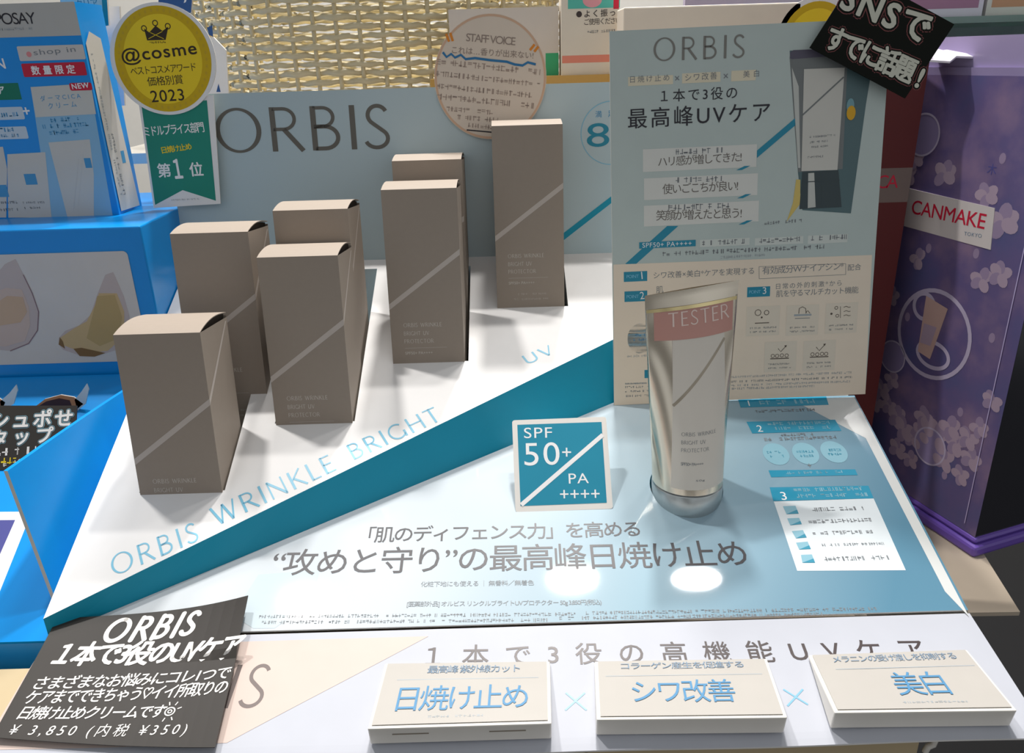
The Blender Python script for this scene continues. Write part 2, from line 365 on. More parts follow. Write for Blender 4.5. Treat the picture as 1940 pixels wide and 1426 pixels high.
# pocket walls and stepped pocket floors
s = Sheet('plat'); PM = mat('pocket_blue_white', (200, 216, 222), .6)
P_ = fmap('plat')
FLO = {0: (90.5, 128.5), 1: (118.5, 136), 2: (146.5, 157), 3: (177, 180)}
for i, hl in enumerate(HOLES):
    za, zb = FLO[i]
    f1, b1 = hl[0], hl[1]; f2, b2 = hl[3], hl[2]
    A, B, C_, D_ = [P_(*p) for p in (f1, f2, b2, b1)]
    step = A.y + (46 if i < 3 else 60) * MM
    za, zb = za * MM, zb * MM
    q = lambda x, y, z: Vector((x, y, z))
    V_ = [q(A.x, A.y - .005, za), q(B.x, B.y - .005, za), q(B.x, step, za), q(A.x, step, za), q(B.x, step, zb), q(A.x, step, zb), q(C_.x, C_.y, zb), q(D_.x, D_.y, zb)]
    s.raw(V_, [(0, 1, 2, 3), (3, 2, 4, 5), (5, 4, 6, 7)], PM)
    zt = lambda y: A.z + (y - A.y) * math.tan(R(25))
    for x, flip in ((A.x, 0), (B.x, 1)):
        W_ = [q(x, A.y, za), q(x, step, za), q(x, step, zb), q(x, C_.y, zb), q(x, C_.y, C_.z), q(x, step, zt(step)), q(x, A.y, A.z)]
        s.raw(W_, [tuple(range(7)) if not flip else tuple(reversed(range(7)))], PM)
    s.raw([A, B, V_[1], V_[0]], [(0, 1, 2, 3)], PM); s.raw([D_, C_, V_[6], V_[7]], [(3, 2, 1, 0)], PM)
s.build('pocket', disp)
# teal front of the tray
s = Sheet('plat'); P2 = fmap('panel')
a0, a1 = P_(0, 0), P_(PW - 4, diag(PW - 4)); b0, b1 = P2(0, 0), P2(294, 158.2)
b1 = b0 + (b1 - b0) * ((PW - 4) / 294.9)
n = 12
top = [a0.lerp(a1, i / n) for i in range(n + 1)]; bot = [b0.lerp(b1, i / n) - Vector((0, 0, .002)) for i in range(n + 1)]
s.raw(bot + top, [(i, i + 1, n + 2 + i, n + 1 + i) for i in range(n)], TEAL); s.build('tray_front', disp)
# sides, back wall and base
s = Sheet('plat')
pl = [P_(0, 0), P_(0, 274)]; pr = [P2(PW, 0), P2(PW, 158)]
e0, e1 = Vector((pl[0].x, pl[0].y, .02)), Vector((pl[1].x, pl[1].y, .002))
s.raw([pl[0], pl[1], e1, Vector((pl[0].x, pl[0].y, .002))], [(0, 1, 2, 3)], WHITE)
s.raw([pr[0], pr[1], Vector((pr[1].x, pr[1].y, .002)), Vector((pr[0].x, pr[0].y, .03)), ], [(3, 2, 1, 0)], WHITE)
pb = P_(PW - 4, 274)
s.raw([pl[1], pb, Vector((pb.x, pb.y, .002)), e1], [(0, 1, 2, 3)], WHITE)
s.raw([P_(PW - 4, diag(PW - 4)), pb, Vector((pb.x, pb.y, .002)), Vector((pb.x, pr[1].y, .002)), Vector((pb.x, pr[1].y, pr[1].z)), ], [(4, 3, 2, 1, 0)], WHITE)
s.build('side_wall', disp)
# lower panel with the tube hole
HC = (326.6,83.2); HC = (HC[0], HC[1] + 2.2); HR = 20.6
hole = [(HC[0] + HR * math.cos(-2 * math.pi * i / 48), HC[1] + HR * math.sin(-2 * math.pi * i / 48)) for i in range(48)]
s = Sheet('panel')
PB = ramp_mat('panel_print_shaded', [(0, (214, 217, 220)), (.45, (202, 211, 217)), (.72, (160, 186, 199)), (1, (92, 138, 162))], (1, -.55, 0), -.22, .24, .035, .5)  # blue print, its right end darkened further for the weaker light there
s.slab([(0, 0), (PW, 0), (PW, 158), (294, 158.2)], 1.2, PB, WHITE, [hole])
s.poly([(407.2,155.7),(447.2,156.5),(446.7,-3.8),(441.4,10.8),(441.2,119.3)], mat('panel_pale_print', (214, 216, 214), .035, .5), 1)
s.poly([(94.7,33.2),(126.0,34.8),(125.2,15.6),(109.7,1.2),(99.3,1.5),(87.0,9.3)], mat('panel_pale_blue', (200, 214, 221), .035, .5), 1)
s.text('「肌のディフェンス力」を高める', (149.2,51.7,146.5,10.82,-0.46), DARKI, 2, .004)
s.text('“攻めと守り”の最高峰日焼け止め', (100.4,32.1,248.3,16.93,-0.61), DARKI, 2, .003)
s.text('化粧下地にも使える │ 無香料／無着色', (179.6,22.5,57.7,3.51,-1.07), GREYI, 2)
s.text('[医薬部外品] オルビス リンクルブライトUVプロテクター 50g 3,850円(税込)', (173.4,10.6,97.0,3.66,-1.25), GREYI, 2)
for x0, y0, x1, y1 in [(480, 1175, 1090, 1172), (1110, 1172, 1660, 1167), (470, 1185, 1060, 1182), (1080, 1180, 1400, 1176), (1420, 1176, 1560, 1174)]: pass
s.fine((100.6,7.1,156.3,1.79,-1.40), GREYI); s.fine((262.0,3.7,141.6,1.78,-0.99), GREYI)
s.fine((101.3,3.8,142.4,1.77,-1.34), GREYI); s.fine((248.9,1.2,128.3,1.76,-0.89), GREYI)
PBX = mat('panel_white_print', (222, 230, 234), .035, .5)
TP = mat('panel_teal_print', (52, 150, 182), .05, .5); TL = mat('panel_pale_teal_print', (142, 188, 204), .05, .5)
s.poly([(372.9,72.0),(428.5,72.1),(427.2,24.0),(372.2,25.6)], PBX, 1)
s.poly([(373.3,157.8),(429.7,157.8),(428.8,149.8),(373.1,149.7)], TP, 2)
s.poly([(373.5,136.6),(428.3,136.1),(428.9,126.2),(374.5,126.2)], TP, 2)
s.poly([(376.2,95.5),(426.0,94.3),(425.9,89.8),(376.3,90.1)], TP, 2)
s.poly([(373.4,82.5),(429.0,81.5),(428.5,72.1),(372.7,72.4)], TP, 2)
for b_ in ((385.9,151.7,33.5,3.97,0.03), (385.9,132.7,37.3,2.81,-0.30), (386.4,128.5,37.1,2.77,-0.29), (385.6,91.8,33.4,2.05,-0.18), (386.2,78.5,38.5,2.75,-0.50), (386.5,74.1,38.2,2.70,-0.49)): s.fine(b_, TL, 3)
s.text('1', (377.7,151.0,2.6,5.01,-2.53), WHITEI, 3); s.text('2', (378.3,127.5,3.2,5.60,-2.44), WHITEI, 3); s.text('3', (377.6,72.9,3.2,5.85,-2.23), WHITEI, 3)
for b_ in ((381.4,144.4,39.1,2.42,0.35), (391.2,122.8,19.2,2.26,0.29), (378.1,119.3,45.9,2.68,0.40)): s.fine(b_, GREYI, 3)
for c_ in ((384.1,108.4), (401.5,108.1), (418.5,108.7)):
    s.ell(c_, 7.6, 9, TL, 2); s.fine((c_[0] - 5, c_[1] + .5, 10, 2, 0), TEALP, 3); s.fine((c_[0] - 4, c_[1] - 3, 8, 2, 0), TEALP, 3)
s.text('+', (399.7,97.0,2.1,2.95,-2.33), GREYI, 3)
for (q, b_) in [([(376.9,68.4),(383.9,68.5),(384.0,62.8),(377.3,62.7)], (390.2,64.1,30.1,2.61,-0.06)), ([(376.8,59.8),(383.4,59.9),(383.5,55.5),(377.1,55.0)], (387.6,55.7,34.1,2.53,0.28)),
              ([(376.8,51.0),(382.9,51.5),(383.4,46.5),(377.6,46.1)], (387.4,47.8,34.1,2.45,0.24)), ([(376.8,43.3),(383.1,43.8),(383.3,38.9),(377.1,38.8)], (389.8,40.4,31.6,1.71,-0.24)),
              ([(377.0,35.4),(382.8,35.5),(382.8,30.2),(376.3,30.4)], (388.2,31.0,31.9,2.64,-0.28))]:
    s.poly(list(q), TL, 2); s.poly([(a, b - .0) for a, b in (q[3], q[2], ((q[2][0] + q[1][0]) / 2, (q[2][1] + q[1][1]) / 2))], TEALP, 3); s.fine(b_, GREYI, 3)
s.build('info_panel', disp)
s = Sheet('panel')
ring = [(a, b) for a, b in hole]; n = 48
vv = [s.m(a, b, 0) for a, b in ring] + [s.m(a, b, -14) for a, b in ring]
s.raw(vv, [((i + 1) % n, n + (i + 1) % n, n + i, i) for i in range(n)], TEAL); s.raw(vv[n:], [tuple(reversed(range(n)))], WHITE)
s.build('tube_socket', disp)
# front flap: a curled strip sloping down towards the front
def flapmap(u, v, h=0):
    O, U, V, N = [Vector(a) for a in FR['flap']]
    k = max(0, -v - 58) / 8.0
    z = h - .35 * k * k + .5 * math.sin(u * .045) * max(0, -v) / 60
    return (O + U * u + V * v + N * z) * MM
s = Sheet(flapmap)
FW = mat('flap_white', (184, 187, 196), .55, .25)
PEACH = mat('flap_peach', (206, 187, 178), .55, .25)
s.grid(-230, -66, 219, -.2, FW, 0, 48, 22)
b_ = Sheet(lambda u, v, h=0: flapmap(u, v, -1.0)); b_.grid(-230, -66, 219, -.2, WHITE, 0, 48, 22); s.raw(b_.v, [tuple(reversed(f)) for f in b_.f], WHITE)
s.raw([flapmap(-230 + 449 * i / 48, -66, h) for h in (-1.0, 0) for i in range(49)], [(i, i + 1, 50 + i, 49 + i) for i in range(48)], WHITE)
s.raw([flapmap(219, -66 + 66 * i / 22, h) for h in (-1.0, 0) for i in range(23)], [(i, i + 1, 24 + i, 23 + i) for i in range(22)], WHITE)
pk0, pk1 = (-43.9,-4.4),(-125.6,-57.7)
for j in range(22):
    f0, f1 = j / 22, (j + 1) / 22
    v0, v1 = pk0[1] + (pk1[1] - pk0[1]) * f0, pk0[1] + (pk1[1] - pk0[1]) * f1
    e0, e1 = pk0[0] + (pk1[0] - pk0[0]) * f0, pk0[0] + (pk1[0] - pk0[0]) * f1
    m_ = 40; s.pts([(-230 + (e1 + 230) * i / m_, v1) for i in range(m_ + 1)] + [(-230 + (e0 + 230) * i / m_, v0) for i in range(m_ + 1)], [(i, i + 1, m_ + 2 + i, m_ + 1 + i) for i in range(m_)], PEACH, 1.5)
s.text('１本で3役の高機能UVケア', (-44.3,-21.9,231.9,12.20,-1.10), BROWNI, 2, .006)
s.logo('ORBIS', (-189.8,-39.9,74.1,22.99,-0.90), mat('logo_grey_brown', (112, 101, 98), .5), 2, .22)
XB = mat('cross_blue', (120, 178, 216), .4)
for c0, c1, c2, c3 in ([(19.8,-38.2),(28.1,-47.2),(28.2,-38.5),(18.9,-46.9)], [(116.4,-39.3),(124.7,-47.3),(125.0,-39.6),(115.7,-47.6)]):
    s.stroke([c0, c1], .8, XB, 2); s.stroke([c2, c3], .8, XB, 2)
s.build('front_flap', disp)
# back board
s = Sheet('back')
BB = ramp_mat('back_board_print', [(0, (176, 196, 204)), (.5, (190, 206, 210)), (1, (150, 194, 220))], (1, 0, -.3), -.25, .15, .5)
s.slab([(-1, 0), (PW - 6, 0), (PW - 6, 114.5), (-1, 114.5)], 2, BB, PAPER)
s.logo('ORBIS', (32.1,76.1,118.5,28.77,-0.12), mat('logo_grey', (104, 102, 96), .4), 2, .2)
c_ = (302.1,81.6); s.ring(c_, 21, 21, .5, SKY, 2)
s.text('88', (285.4,72.7,34.8,15.56,0.66), TEALP, 2, -.01); s.text('満足度', (291.2,91.9,21.6,4.43,1.11), BLUEI, 2)
s.poly([(268.8,9.9),(268.8,15.0),(303.1,39.9),(332.2,60.5),(332.2,56.3),(303.1,35.2)], TEAL, 2)
s.build('back_board', disp)

# ================================================================== sunscreen cartons standing in the pockets
BWD, BD, BH = 44.6, 40.0, 124.0
def carton(label, group):
    t = thing('sunscreen_carton', label, 'box', (0, 0, 0), group)
    h = BH
    s = Sheet(lambda u, v, hh=0: Vector((u - BWD / 2, -hh, v)) * MM)              # front: u right, v up
    s.rect((0, 0), (BWD, h), TAUPE, 0)
    s.poly([(0, 52.5), (0, 56), (BWD, 88.5), (BWD, 85)], TAUPEL, 1)
    s.logo('ORBIS WRINKLE', (8, 41.6, 23.5, 2.5, 0), TAUPET, 1, .2)
    s.logo('BRIGHT UV', (8, 36.4, 15.5, 2.5, 0), TAUPET, 1, .2)
    s.logo('PROTECTOR', (8, 31.4, 18, 2.5, 0), TAUPET, 1, .2)
    s.rect((8, 28.2), (34, 28.4), TAUPEL, 1)
    s.text('SPF50+ PA++++', (8, 24.2, 17, 1.8, 0), TAUPET, 1)
    s.fine((14, 17.0, 18, 1.2, 0), TAUPEL, 1); s.fine((10, 13.6, 24, 1.2, 0), TAUPEL, 1)
    rs = Sheet(lambda u, v, hh=0: Vector((BWD / 2 + hh, u, v)) * MM)              # right side
    rs.rect((0, 0), (BD, h), TAUPE, 0)
    rs.poly([(0, 85), (0, 88.5), (BD * .92, h * .985), (BD * .97, h * .985)], TAUPEL, 1)
    ls = Sheet(lambda u, v, hh=0: Vector((-BWD / 2 - hh, u, v)) * MM)
    ls.rect((0, 0), (BD, h), TAUPE, 0)
    bk = Sheet(lambda u, v, hh=0: Vector((u - BWD / 2, BD + hh, v)) * MM); bk.rect((0, 0), (BWD, h + 1), TAUPE, 0)
    bt = Sheet(lambda u, v, hh=0: Vector((u - BWD / 2, v, hh)) * MM); bt.rect((0, 0), (BWD, BD), TAUPE, 0)
    tp = Sheet(lambda u, v, hh=0: Vector((u - BWD / 2, v, h - 1.2 + hh)) * MM); tp.rect((0, 0), (BWD, BD), TAUPED, 0)
    for q, fl in ((rs, 0), (ls, 1), (bk, 1), (bt, 1), (tp, 0)):
        k = len(s.v)
        for M in q.mats: s.mi(M)
        for f, fm in zip(q.f, q.fm):
            s.f.append(tuple(k + a for a in (reversed(f) if fl else f))); s.fm.append(s.mats.index(q.mats[fm]))
        s.v += q.v
    s.build('carton_body', t)
    # sprung lid: hinged along the front edge, arched, its back edge standing proud
    n = 14; ld = Sheet(local); pr = []
    for i in range(n + 1):
        f = i / n; pr.append((f * BD, h + .15 + 3.4 * math.sin(math.pi * min(1, f * .86) ** .9) * (1 - .1 * f) + 1.4 * f))
    w2 = BWD / 2 - .1
    va = [Vector((x, y, z)) * MM for (y, z) in pr for x in (-w2, w2)]
    vb = [Vector((x, y + .05, z - .45)) * MM for (y, z) in pr for x in (-w2, w2)]
    fs = [(2 * i, 2 * i + 1, 2 * i + 3, 2 * i + 2) for i in range(n)]; N2 = len(va)
    fs += [tuple(N2 + a for a in (2 * i, 2 * i + 2, 2 * i + 3, 2 * i + 1)) for i in range(n)]
    fs += [(2 * i + 1, N2 + 2 * i + 1, N2 + 2 * i + 3, 2 * i + 3) for i in range(n)] + [(2 * i, 2 * i + 2, N2 + 2 * i + 2, N2 + 2 * i) for i in range(n)]
    fs += [(0, N2, N2 + 1, 1), (2 * n, 2 * n + 1, N2 + 2 * n + 1, N2 + 2 * n)]
    ld.raw(va + vb, fs, TAUPE); ld.build('lid', t)
    # dark sheet painted as the shade in the gap under the lid, right side
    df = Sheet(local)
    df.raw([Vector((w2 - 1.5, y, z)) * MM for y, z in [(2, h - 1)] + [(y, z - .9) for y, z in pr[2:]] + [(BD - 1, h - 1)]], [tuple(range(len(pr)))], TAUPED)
    df.build('lid_gap_shade', t)
    return t
GC = 'taupe sunscreen cartons in the tray'
CART = [  # front bottom-centre x, y, z, yaw, label
 (-181.3, 373.0, 95.0, 0, 'taupe sunscreen carton in the frontmost pocket of the tray, nearest the blue display'),
 (-170.6, 438.6, 133.0, 0, 'taupe sunscreen carton standing directly behind the frontmost carton, beside the blue stand'),
 (-116.0, 416.0, 123.0, 0, 'taupe sunscreen carton at the front of the second pair from the left'),
 (-116.9, 461.0, 140.5, 0, 'taupe sunscreen carton half hidden at the rear of the second pair from the left'),
 (-51.5, 459.5, 151.0, 0, 'taupe sunscreen carton at the front of the pair below the big grey letter S'),
 (-50.6, 509.5, 161.5, 0, 'taupe sunscreen carton at the rear of the pair, touching the big grey letter S'),
 (14.0, 504.6, 181.5, 0, 'taupe sunscreen carton standing alone below the round handwritten card'),
]
proto = carton(CART[0][4], GC)
for i, (x, y, z, yaw, lab) in enumerate(CART):
    if i == 0: o = proto
    else:
        o = proto.copy(); COL.objects.link(o)
        for ch in proto.children:
            c = ch.copy(); COL.objects.link(c); c.parent = o
    o['label'] = lab; o.location = Vector((x, y, z)) * MM; o.rotation_euler = (R(-6), 0, R(yaw))

# ================================================================== poster standing on the panel
t = thing('product_poster', 'tall blue and cream product poster standing upright behind the tester tube', 'poster', wpt('poster', 80, 0))
s = Sheet('poster')
s.slab([(0, 0), (160, 0), (160, 221.5), (0, 221.5)], 1.2, POSTERB, PAPER)
s.poly([(0, 0), (160, 0), (158.2,88.1), (0.6,89.4)], CREAM, 1)
s.logo('ORBIS', (25.0,204.4,52.0,12.38,-0.31), mat('poster_logo_grey', (128, 126, 120), .4), 2, .3)
for a, b in (((10.4,191.6), (36.3,196.5)), ((41.5,191.7), (63.6,197.1)), ((69.8,191.6), (83.9,197.3))): s.rect(a, b, mat('poster_cream_tint', (226, 216, 190), .5), 1)
s.text('日焼け止め', (11.6,193.3,22.5,3.72,0.42), GREYI, 2); s.text('シワ改善', (43.3,192.8,18.3,4.01,1.10), GREYI, 2); s.text('美白', (76.7,193.3,9.1,3.72,1.10), GREYI, 2)
s.text('×', (37.2,193.3,3.0,2.58,2.90), GREYI, 2); s.text('×', (65.2,193.3,3.0,2.58,2.90), GREYI, 2)
s.text('１本で3役の', (29.3,181.9,44.1,6.94,0.13), DARKI, 2, .002)
s.text('最高峰UVケア', (10.2,168.1,82.6,11.13,0.34), DARKI, 2, .004)
s.poly([(86.1,148.3),(86.0,152.5),(108.2,170.2),(108.4,166.1)], TEALP, 2)
BOXW = mat('poster_white_box', (220, 220, 214), .5)
for (a, b), hd, tx, tb in ((((18.8,143.2), (85.9,156.1)), (38.1,152.3,28.0,2.99,-0.08), 'ハリ感が増してきた!', (27.8,145.8,49.3,5.72,0.96)),
        (((19.4,126.9), (87.0,139.5)), (38.2,136.2,28.2,3.05,-0.70), '使いごこちが良い!', (30.4,129.8,45.0,6.12,0.18)),
        (((19.3,111.4), (88.2,123.6)), (33.9,120.4,38.0,3.10,-0.69), '笑顔が増えたと思う!', (26.6,114.5,51.4,6.22,-0.83))):
    s.rect(a, b, BOXW, 1); s.fine(hd, GREYI, 2); s.text(tx, tb, mat('warm_grey_ink', (112, 106, 100), .5), 2)
    s.poly([(b[0] - 12, a[1] - 1.4), (b[0] - 8.5, a[1] - 1.4), (b[0] - 3.5, a[1] + .8), (b[0] - 7, a[1] + .8)], TEALP, 2)
s.poly([(7.7,89.4),(14.4,89.1),(40.0,110.8),(33.3,111.1)], TEALP, 1)
s.rect((16.4,98.3), (50.6,102.1), TEALP, 2); s.text('SPF50+ PA++++', (18.3,98.8,29.8,2.85,-0.14), WHITEI, 3)
for a, b, tx, tb in (((53.2,97.6), (83.2,101.9), '化粧下地にも使える', (54.5,98.5,27.5,2.85,0.06)), ((86.5,97.0), (115.8,101.4), '無香料／無着色', (89.1,98.2,24.3,2.85,0.40)), ((118.6,96.5), (142.6,101.5), 'おつけ上手100%', (120.4,98.4,20.5,2.85,0.08))):
    s.rect(a, b, mat('poster_pale_box', (210, 216, 210), .5), 1); s.fine(tb, GREYI, 2)
s.fine((30.5,93.2,97.8,2.55,0.02), GREYI, 2); s.fine((65.9,90.0,27.3,1.60,0.76), PALEI, 2); s.fine((91.9,109.1,24.5,1.88,1.83), GREYI, 2)
# lower half: three points and the small pictograms
for (a, b), num, tb in ((((6.9,78.5), (21.2,84.6)), '1', (17.0,79.7,2.3,4.50,5.58)), (((7.2,66.1), (21.2,72.6)), '2', (16.9,67.3,2.6,4.56,4.59)), (((82.7,65.6), (96.8,71.8)), '3', (92.0,67.1,2.9,4.25,3.81))):
    s.rect(a, b, TEALP, 2); s.text(num, tb, WHITEI, 3)
s.text('POINT', (8.6,80.7,7.4,1.94,-0.11), SKY, 3); s.text('POINT', (83.9,67.8,7.1,1.96,0.01), SKY, 3); s.text('POINT', (8.5,68.3,7.5,1.96,-0.10), SKY, 3)
s.text('シワ改善×美白*ケアを実現する', (25.1,79.6,61.4,4.20,0.12), GREYI, 2)
s.text('有効成分Wナイアシン*', (91.6,79.2,49.7,4.84,0.75), GREYI, 2); s.text('配合', (143.9,79.1,8.1,3.88,1.99), GREYI, 2)
fr_ = [(89.8,76.7), (142.8,76.9), (142.4,83.6), (89.5,84.1)]
for i in range(4): s.stroke([fr_[i], fr_[(i + 1) % 4]], .25, GREYI, 2)
s.text('肌', (25.1,70.5,7.8,4.24,2.19), GREYI, 2)
s.text('日常の外的刺激*から', (100.4,69.7,40.2,3.59,0.64), GREYI, 2); s.text('肌を守るマルチカット機能', (100.6,64.8,50.7,4.26,0.35), GREYI, 2)
s.ell((16.8,42.7), 8, 9.5, mat('poster_pale_blue_dot', (176, 208, 222), .5), 1); s.fine((13.5,44.2,6.3,1.68,0.44), BLUEI, 2); s.fine((12.5,41.2,7.3,1.68,0.02), BLUEI, 2)
s.fine((8.5,30.9,13.3,1.36,0.30), PALEI, 2); s.rect((19.4,17.0), (24.1,22.3), TEALP, 2)
for k in range(4): s.fine((7.0,13.4,14.0,1.04,-1.25), PALEI, 2)
for y_ in (): pass
s.fine((7.0,11.0,14.7,1.39,-1.31), GREYI, 2); s.fine((7.0,8.2,14.8,1.39,-1.31), GREYI, 2); s.fine((7.6,5.1,14.1,1.40,-1.25), GREYI, 2)
IB = mat('poster_icon_box', (228, 216, 198), .5)
for a, b in (((82.7,41.0), (103.4,59.7)), ((107.5,40.2), (127.6,59.3)), ((131.8,40.4), (151.7,59.5)), ((94.8,17.3), (114.9,36.8)), ((119.1,16.9), (139.3,36.4))):
    s.rect(a, b, IB, 2); x_ = (a[0] + b[0]) / 2; w_ = abs(b[0] - a[0])
    for k in (0, 1): s.fine((min(a[0], b[0]) + 2.5, a[1] + 2 + 2.5 * k, w_ - 5, 1.1, 0), GREYI, 3)
IK = mat('icon_ink', (92, 80, 70), .5)
c_ = (89.8,55.7); s.ring(c_, 2.1, 2.1, .4, IK, 3, 8); c_ = (95.1,55.5); s.ring(c_, 1.6, 1.6, .4, IK, 3, 16); c_ = (92.2,52.6); s.ell(c_, .6, .6, IK, 3); s.stroke([(88.1,49.1), (96.9,49.1)], .5, IK, 3)
s.stroke([(115.1,53.9),(115.3,57.2),(117.2,58.1),(119.2,57.0),(119.7,54.0)], .4, IK, 3); s.stroke([(119.3,54.0),(120.6,55.6),(122.0,53.9)], .4, IK, 3); s.stroke([(112.2,53.0), (123.0,52.9)], 1.2, PALEI, 3); s.stroke([(112.9,51.0), (122.1,50.9)], .4, GREYI, 3)
for x_, y_ in ((1584, 583), (1575, 594), (1585, 598)):
    pass
for c_ in ((138.2,56.5), (139.1,51.5)): s.ring(c_, 1.1, 1.1, .35, IK, 3, 14)
c_ = (135.4,52.9); s.ell(c_, .7, .7, IK, 3)
s.stroke([(140.7,57.3), (141.1,50.0)], .3, IK, 3)
for q in ([(142.7,56.6),(144.3,57.2),(146.0,56.4),(147.0,56.7)], [(142.9,53.9),(144.5,54.5),(146.2,53.8),(147.1,54.1)], [(143.0,51.3),(144.6,51.9),(146.3,51.1),(147.3,51.4)]): s.stroke(list(q), .35, IK, 3)
for cs, ar in ((((100.0,27.7), (102.7,27.6), (105.7,27.8), (108.7,27.6)), [(103.2,32.3),(104.9,30.2),(108.1,33.8)]), (((124.9,27.6), (127.9,27.4), (130.9,27.6), (133.5,27.5)), [(127.0,32.2),(129.1,29.7),(132.5,33.7)])):
    for c_ in cs: s.ring(c_, 1.25, 1.25, .35, IK, 3, 14)
    s.stroke([(cs[0][0] - 1.5, cs[0][1] - 1.8), (cs[3][0] + 1.5, cs[3][1] - 1.8)], .6, IK, 3); s.stroke(list(ar), .4, IK, 3)
    x_, y_ = ar[2]; s.poly([(x_ + .5, y_ + .5), (x_ - 1.2, y_ + .2), (x_ - .1, y_ - 1)], IK, 3)
s.fine((74.2,14.5,76.8,1.38,-0.34), PALEI, 2); s.fine((74.3,11.4,76.6,1.39,-0.33), GREYI, 2); s.fine((74.3,8.9,75.3,1.39,-0.55), PALEI, 2); s.fine((74.4,6.8,52.0,1.39,-0.75), PALEI, 2)
# the printed tube
TG = mat('print_tube_grey', (120, 124, 124), .5); TGL = mat('print_tube_light', (196, 198, 192), .5); TGD = mat('print_tube_dark', (64, 76, 80), .5); TGP = mat('print_tube_violet', (92, 88, 104), .5)
s.poly([(102.9,206.7),(136.1,206.9),(150.3,192.1),(148.5,174.9),(143.7,113.6),(114.4,116.8),(110.9,137.9)], mat('print_tube_shadow', (88, 112, 116), .5), 1)
s.poly([(103.1,202.7),(136.3,203.0),(137.1,139.7),(110.8,139.1)], TG, 2)
s.poly([(103.1,202.7),(103.2,205.8),(105.0,206.9),(128.2,206.7),(136.3,203.0),(104.3,202.1)], TGP, 3)
s.poly([(104.3,202.1),(134.6,201.9),(135.1,197.4),(111.2,196.7),(105.1,198.1)], TG, 3)
s.poly([(104.5,197.6),(108.9,187.1),(112.0,141.4),(110.7,141.5)], TGL, 3)
s.poly([(111.5,196.4),(134.9,196.2),(134.0,139.3),(112.7,139.6)], mat('print_tube_label', (206, 204, 196), .5), 4)
s.stroke([(111.8,171.2), (134.6,191.1)], .9, TG, 5)
for b_ in ((115.5,158.1,15.5,1.19,1.87), (115.7,155.1,11.2,1.20,2.06), (115.8,152.4,11.8,1.20,1.82), (116.1,146.7,8.7,1.21,1.42)): s.fine(b_, GREYI, 5)
s.poly([(113.3,139.0),(134.6,139.2),(137.8,117.6),(112.5,117.5)], TGD, 3); s.poly([(116.8,138.2),(120.3,138.3),(122.2,118.3),(117.5,117.9)], TGL, 4); s.poly([(124.6,138.5),(134.0,138.6),(134.6,117.8),(125.8,117.5)], TGD, 4)
s.stroke([(113.6,133.2), (135.6,133.4)], .5, TGD, 5)
s.ell((140.1,171.2), 2.6, 4.0, mat('print_orange_glint', (222, 170, 40), .5), 5); s.ell((139.5,175.3), 2.2, 4.0, mat('print_blue_glint', (122, 164, 172), .5), 4)
s.poly([(109.8,134.9),(112.3,134.7),(112.9,120.6),(105.2,110.4),(108.5,121.4)], mat('print_yellow_glint', (214, 190, 110), .5), 2)
s.build('poster_board', t)

# black handwritten card stuck on the poster's top right corner
s = Sheet('dcard')
a_ = (-27.6,-7.5); b_ = (35.1,-5.9); c_ = (38.4,40.6); d_ = (a_[0] + (c_[0] - b_[0]), a_[1] + (c_[1] - b_[1]))
s.slab([a_, b_, c_, d_], .8, BLACKG, BLACKG)
def dmark(body, box): s.marker(body, box, 1, mat('chalk_grey', (205, 205, 190), .55), .03, .0, .12)
dmark('すでに話題', (-20.6,-4.2,53.8,13.79,6.00)); dmark('!', (34.9,1.8,4.7,10.27,5.89))
dmark('SNSで', (-23.8,17.7,52.2,14.12,6.68))
o = tag(s.build('handwritten_card'), 'black handwritten card tilted on the top right corner of the poster', 'card')

# ================================================================== tester tube
TB = (97.0, 391.0, 113.0)
t = thing('tester_tube', 'silver sunscreen tester tube standing upside down in the panel socket', 'tube', TB)
TR_, TH = 19.6, 108.0
def tubemap(phi, z, h=0):
    """phi -90..90 across the front (front = towards the camera), z height in mm above the seam"""
    f = max(0.0, min(1.0, z / TH)); g = f ** 1.15
    a = R(phi); yaw = R(16)
    x = (1 - g) * (TR_ + h) * math.sin(a) + g * 27.0 * max(-1, min(1, phi / 90.0)) * (1 if abs(phi) <= 90 else 1)
    y = -((1 - g) * TR_ + h + .6 * g) * math.cos(a)
    if abs(phi) > 90:
        ph = (180 - abs(phi)) * (1 if phi > 0 else -1); x = (1 - g) * (TR_ + h) * math.sin(a) + g * 27.0 * ph / 90.0
    ya = yaw * g
    X, Y = x * math.cos(ya) - y * math.sin(ya), x * math.sin(ya) + y * math.cos(ya)
    return Vector((TB[0] + X - 2.0 * f, TB[1] + Y + 6.0 * f, TB[2] + 9.0 + z + .14 * x * g * .35)) * MM
def tgrid(s, p0, p1, z0, z1, M, h, nu=24, nv=24):
    uvs = [(p0 + (p1 - p0) * i / nu, z0 + (z1 - z0) * j / nv) for j in range(nv + 1) for i in range(nu + 1)]
    s.raw([tubemap(a, b, h) for a, b in uvs], [(j * (nu + 1) + i, j * (nu + 1) + i + 1, (j + 1) * (nu + 1) + i + 1, (j + 1) * (nu + 1) + i) for j in range(nv) for i in range(nu)], M)
s = Sheet(local); tgrid(s, -180, 180, 0, TH, SILVER, 0, 64, 30)
s.build('tube_body', t, True)
s = Sheet(local); tgrid(s, -90, 90, TH - 6, TH + 1.2, SILVER, .35, 30, 4); tgrid(s, 90, 270, TH - 6, TH + 1.2, SILVER, .35, 2, 4); tgrid(s, -88, 88, TH - 8.6, TH - 6.8, mat('gold_fold', (232, 214, 160), .15, .5, metal=.9), .9, 30, 2); s.build('crimp', t, True)
def fine_t(s, a, z, w, h, M):
    x = a
    while x < a + w:
        d = h * random.uniform(.6, 1.2); tgrid(s, x, min(a + w, x + d * .75), z, z + h * random.uniform(.6, 1), M, .45, 1, 1); x += d
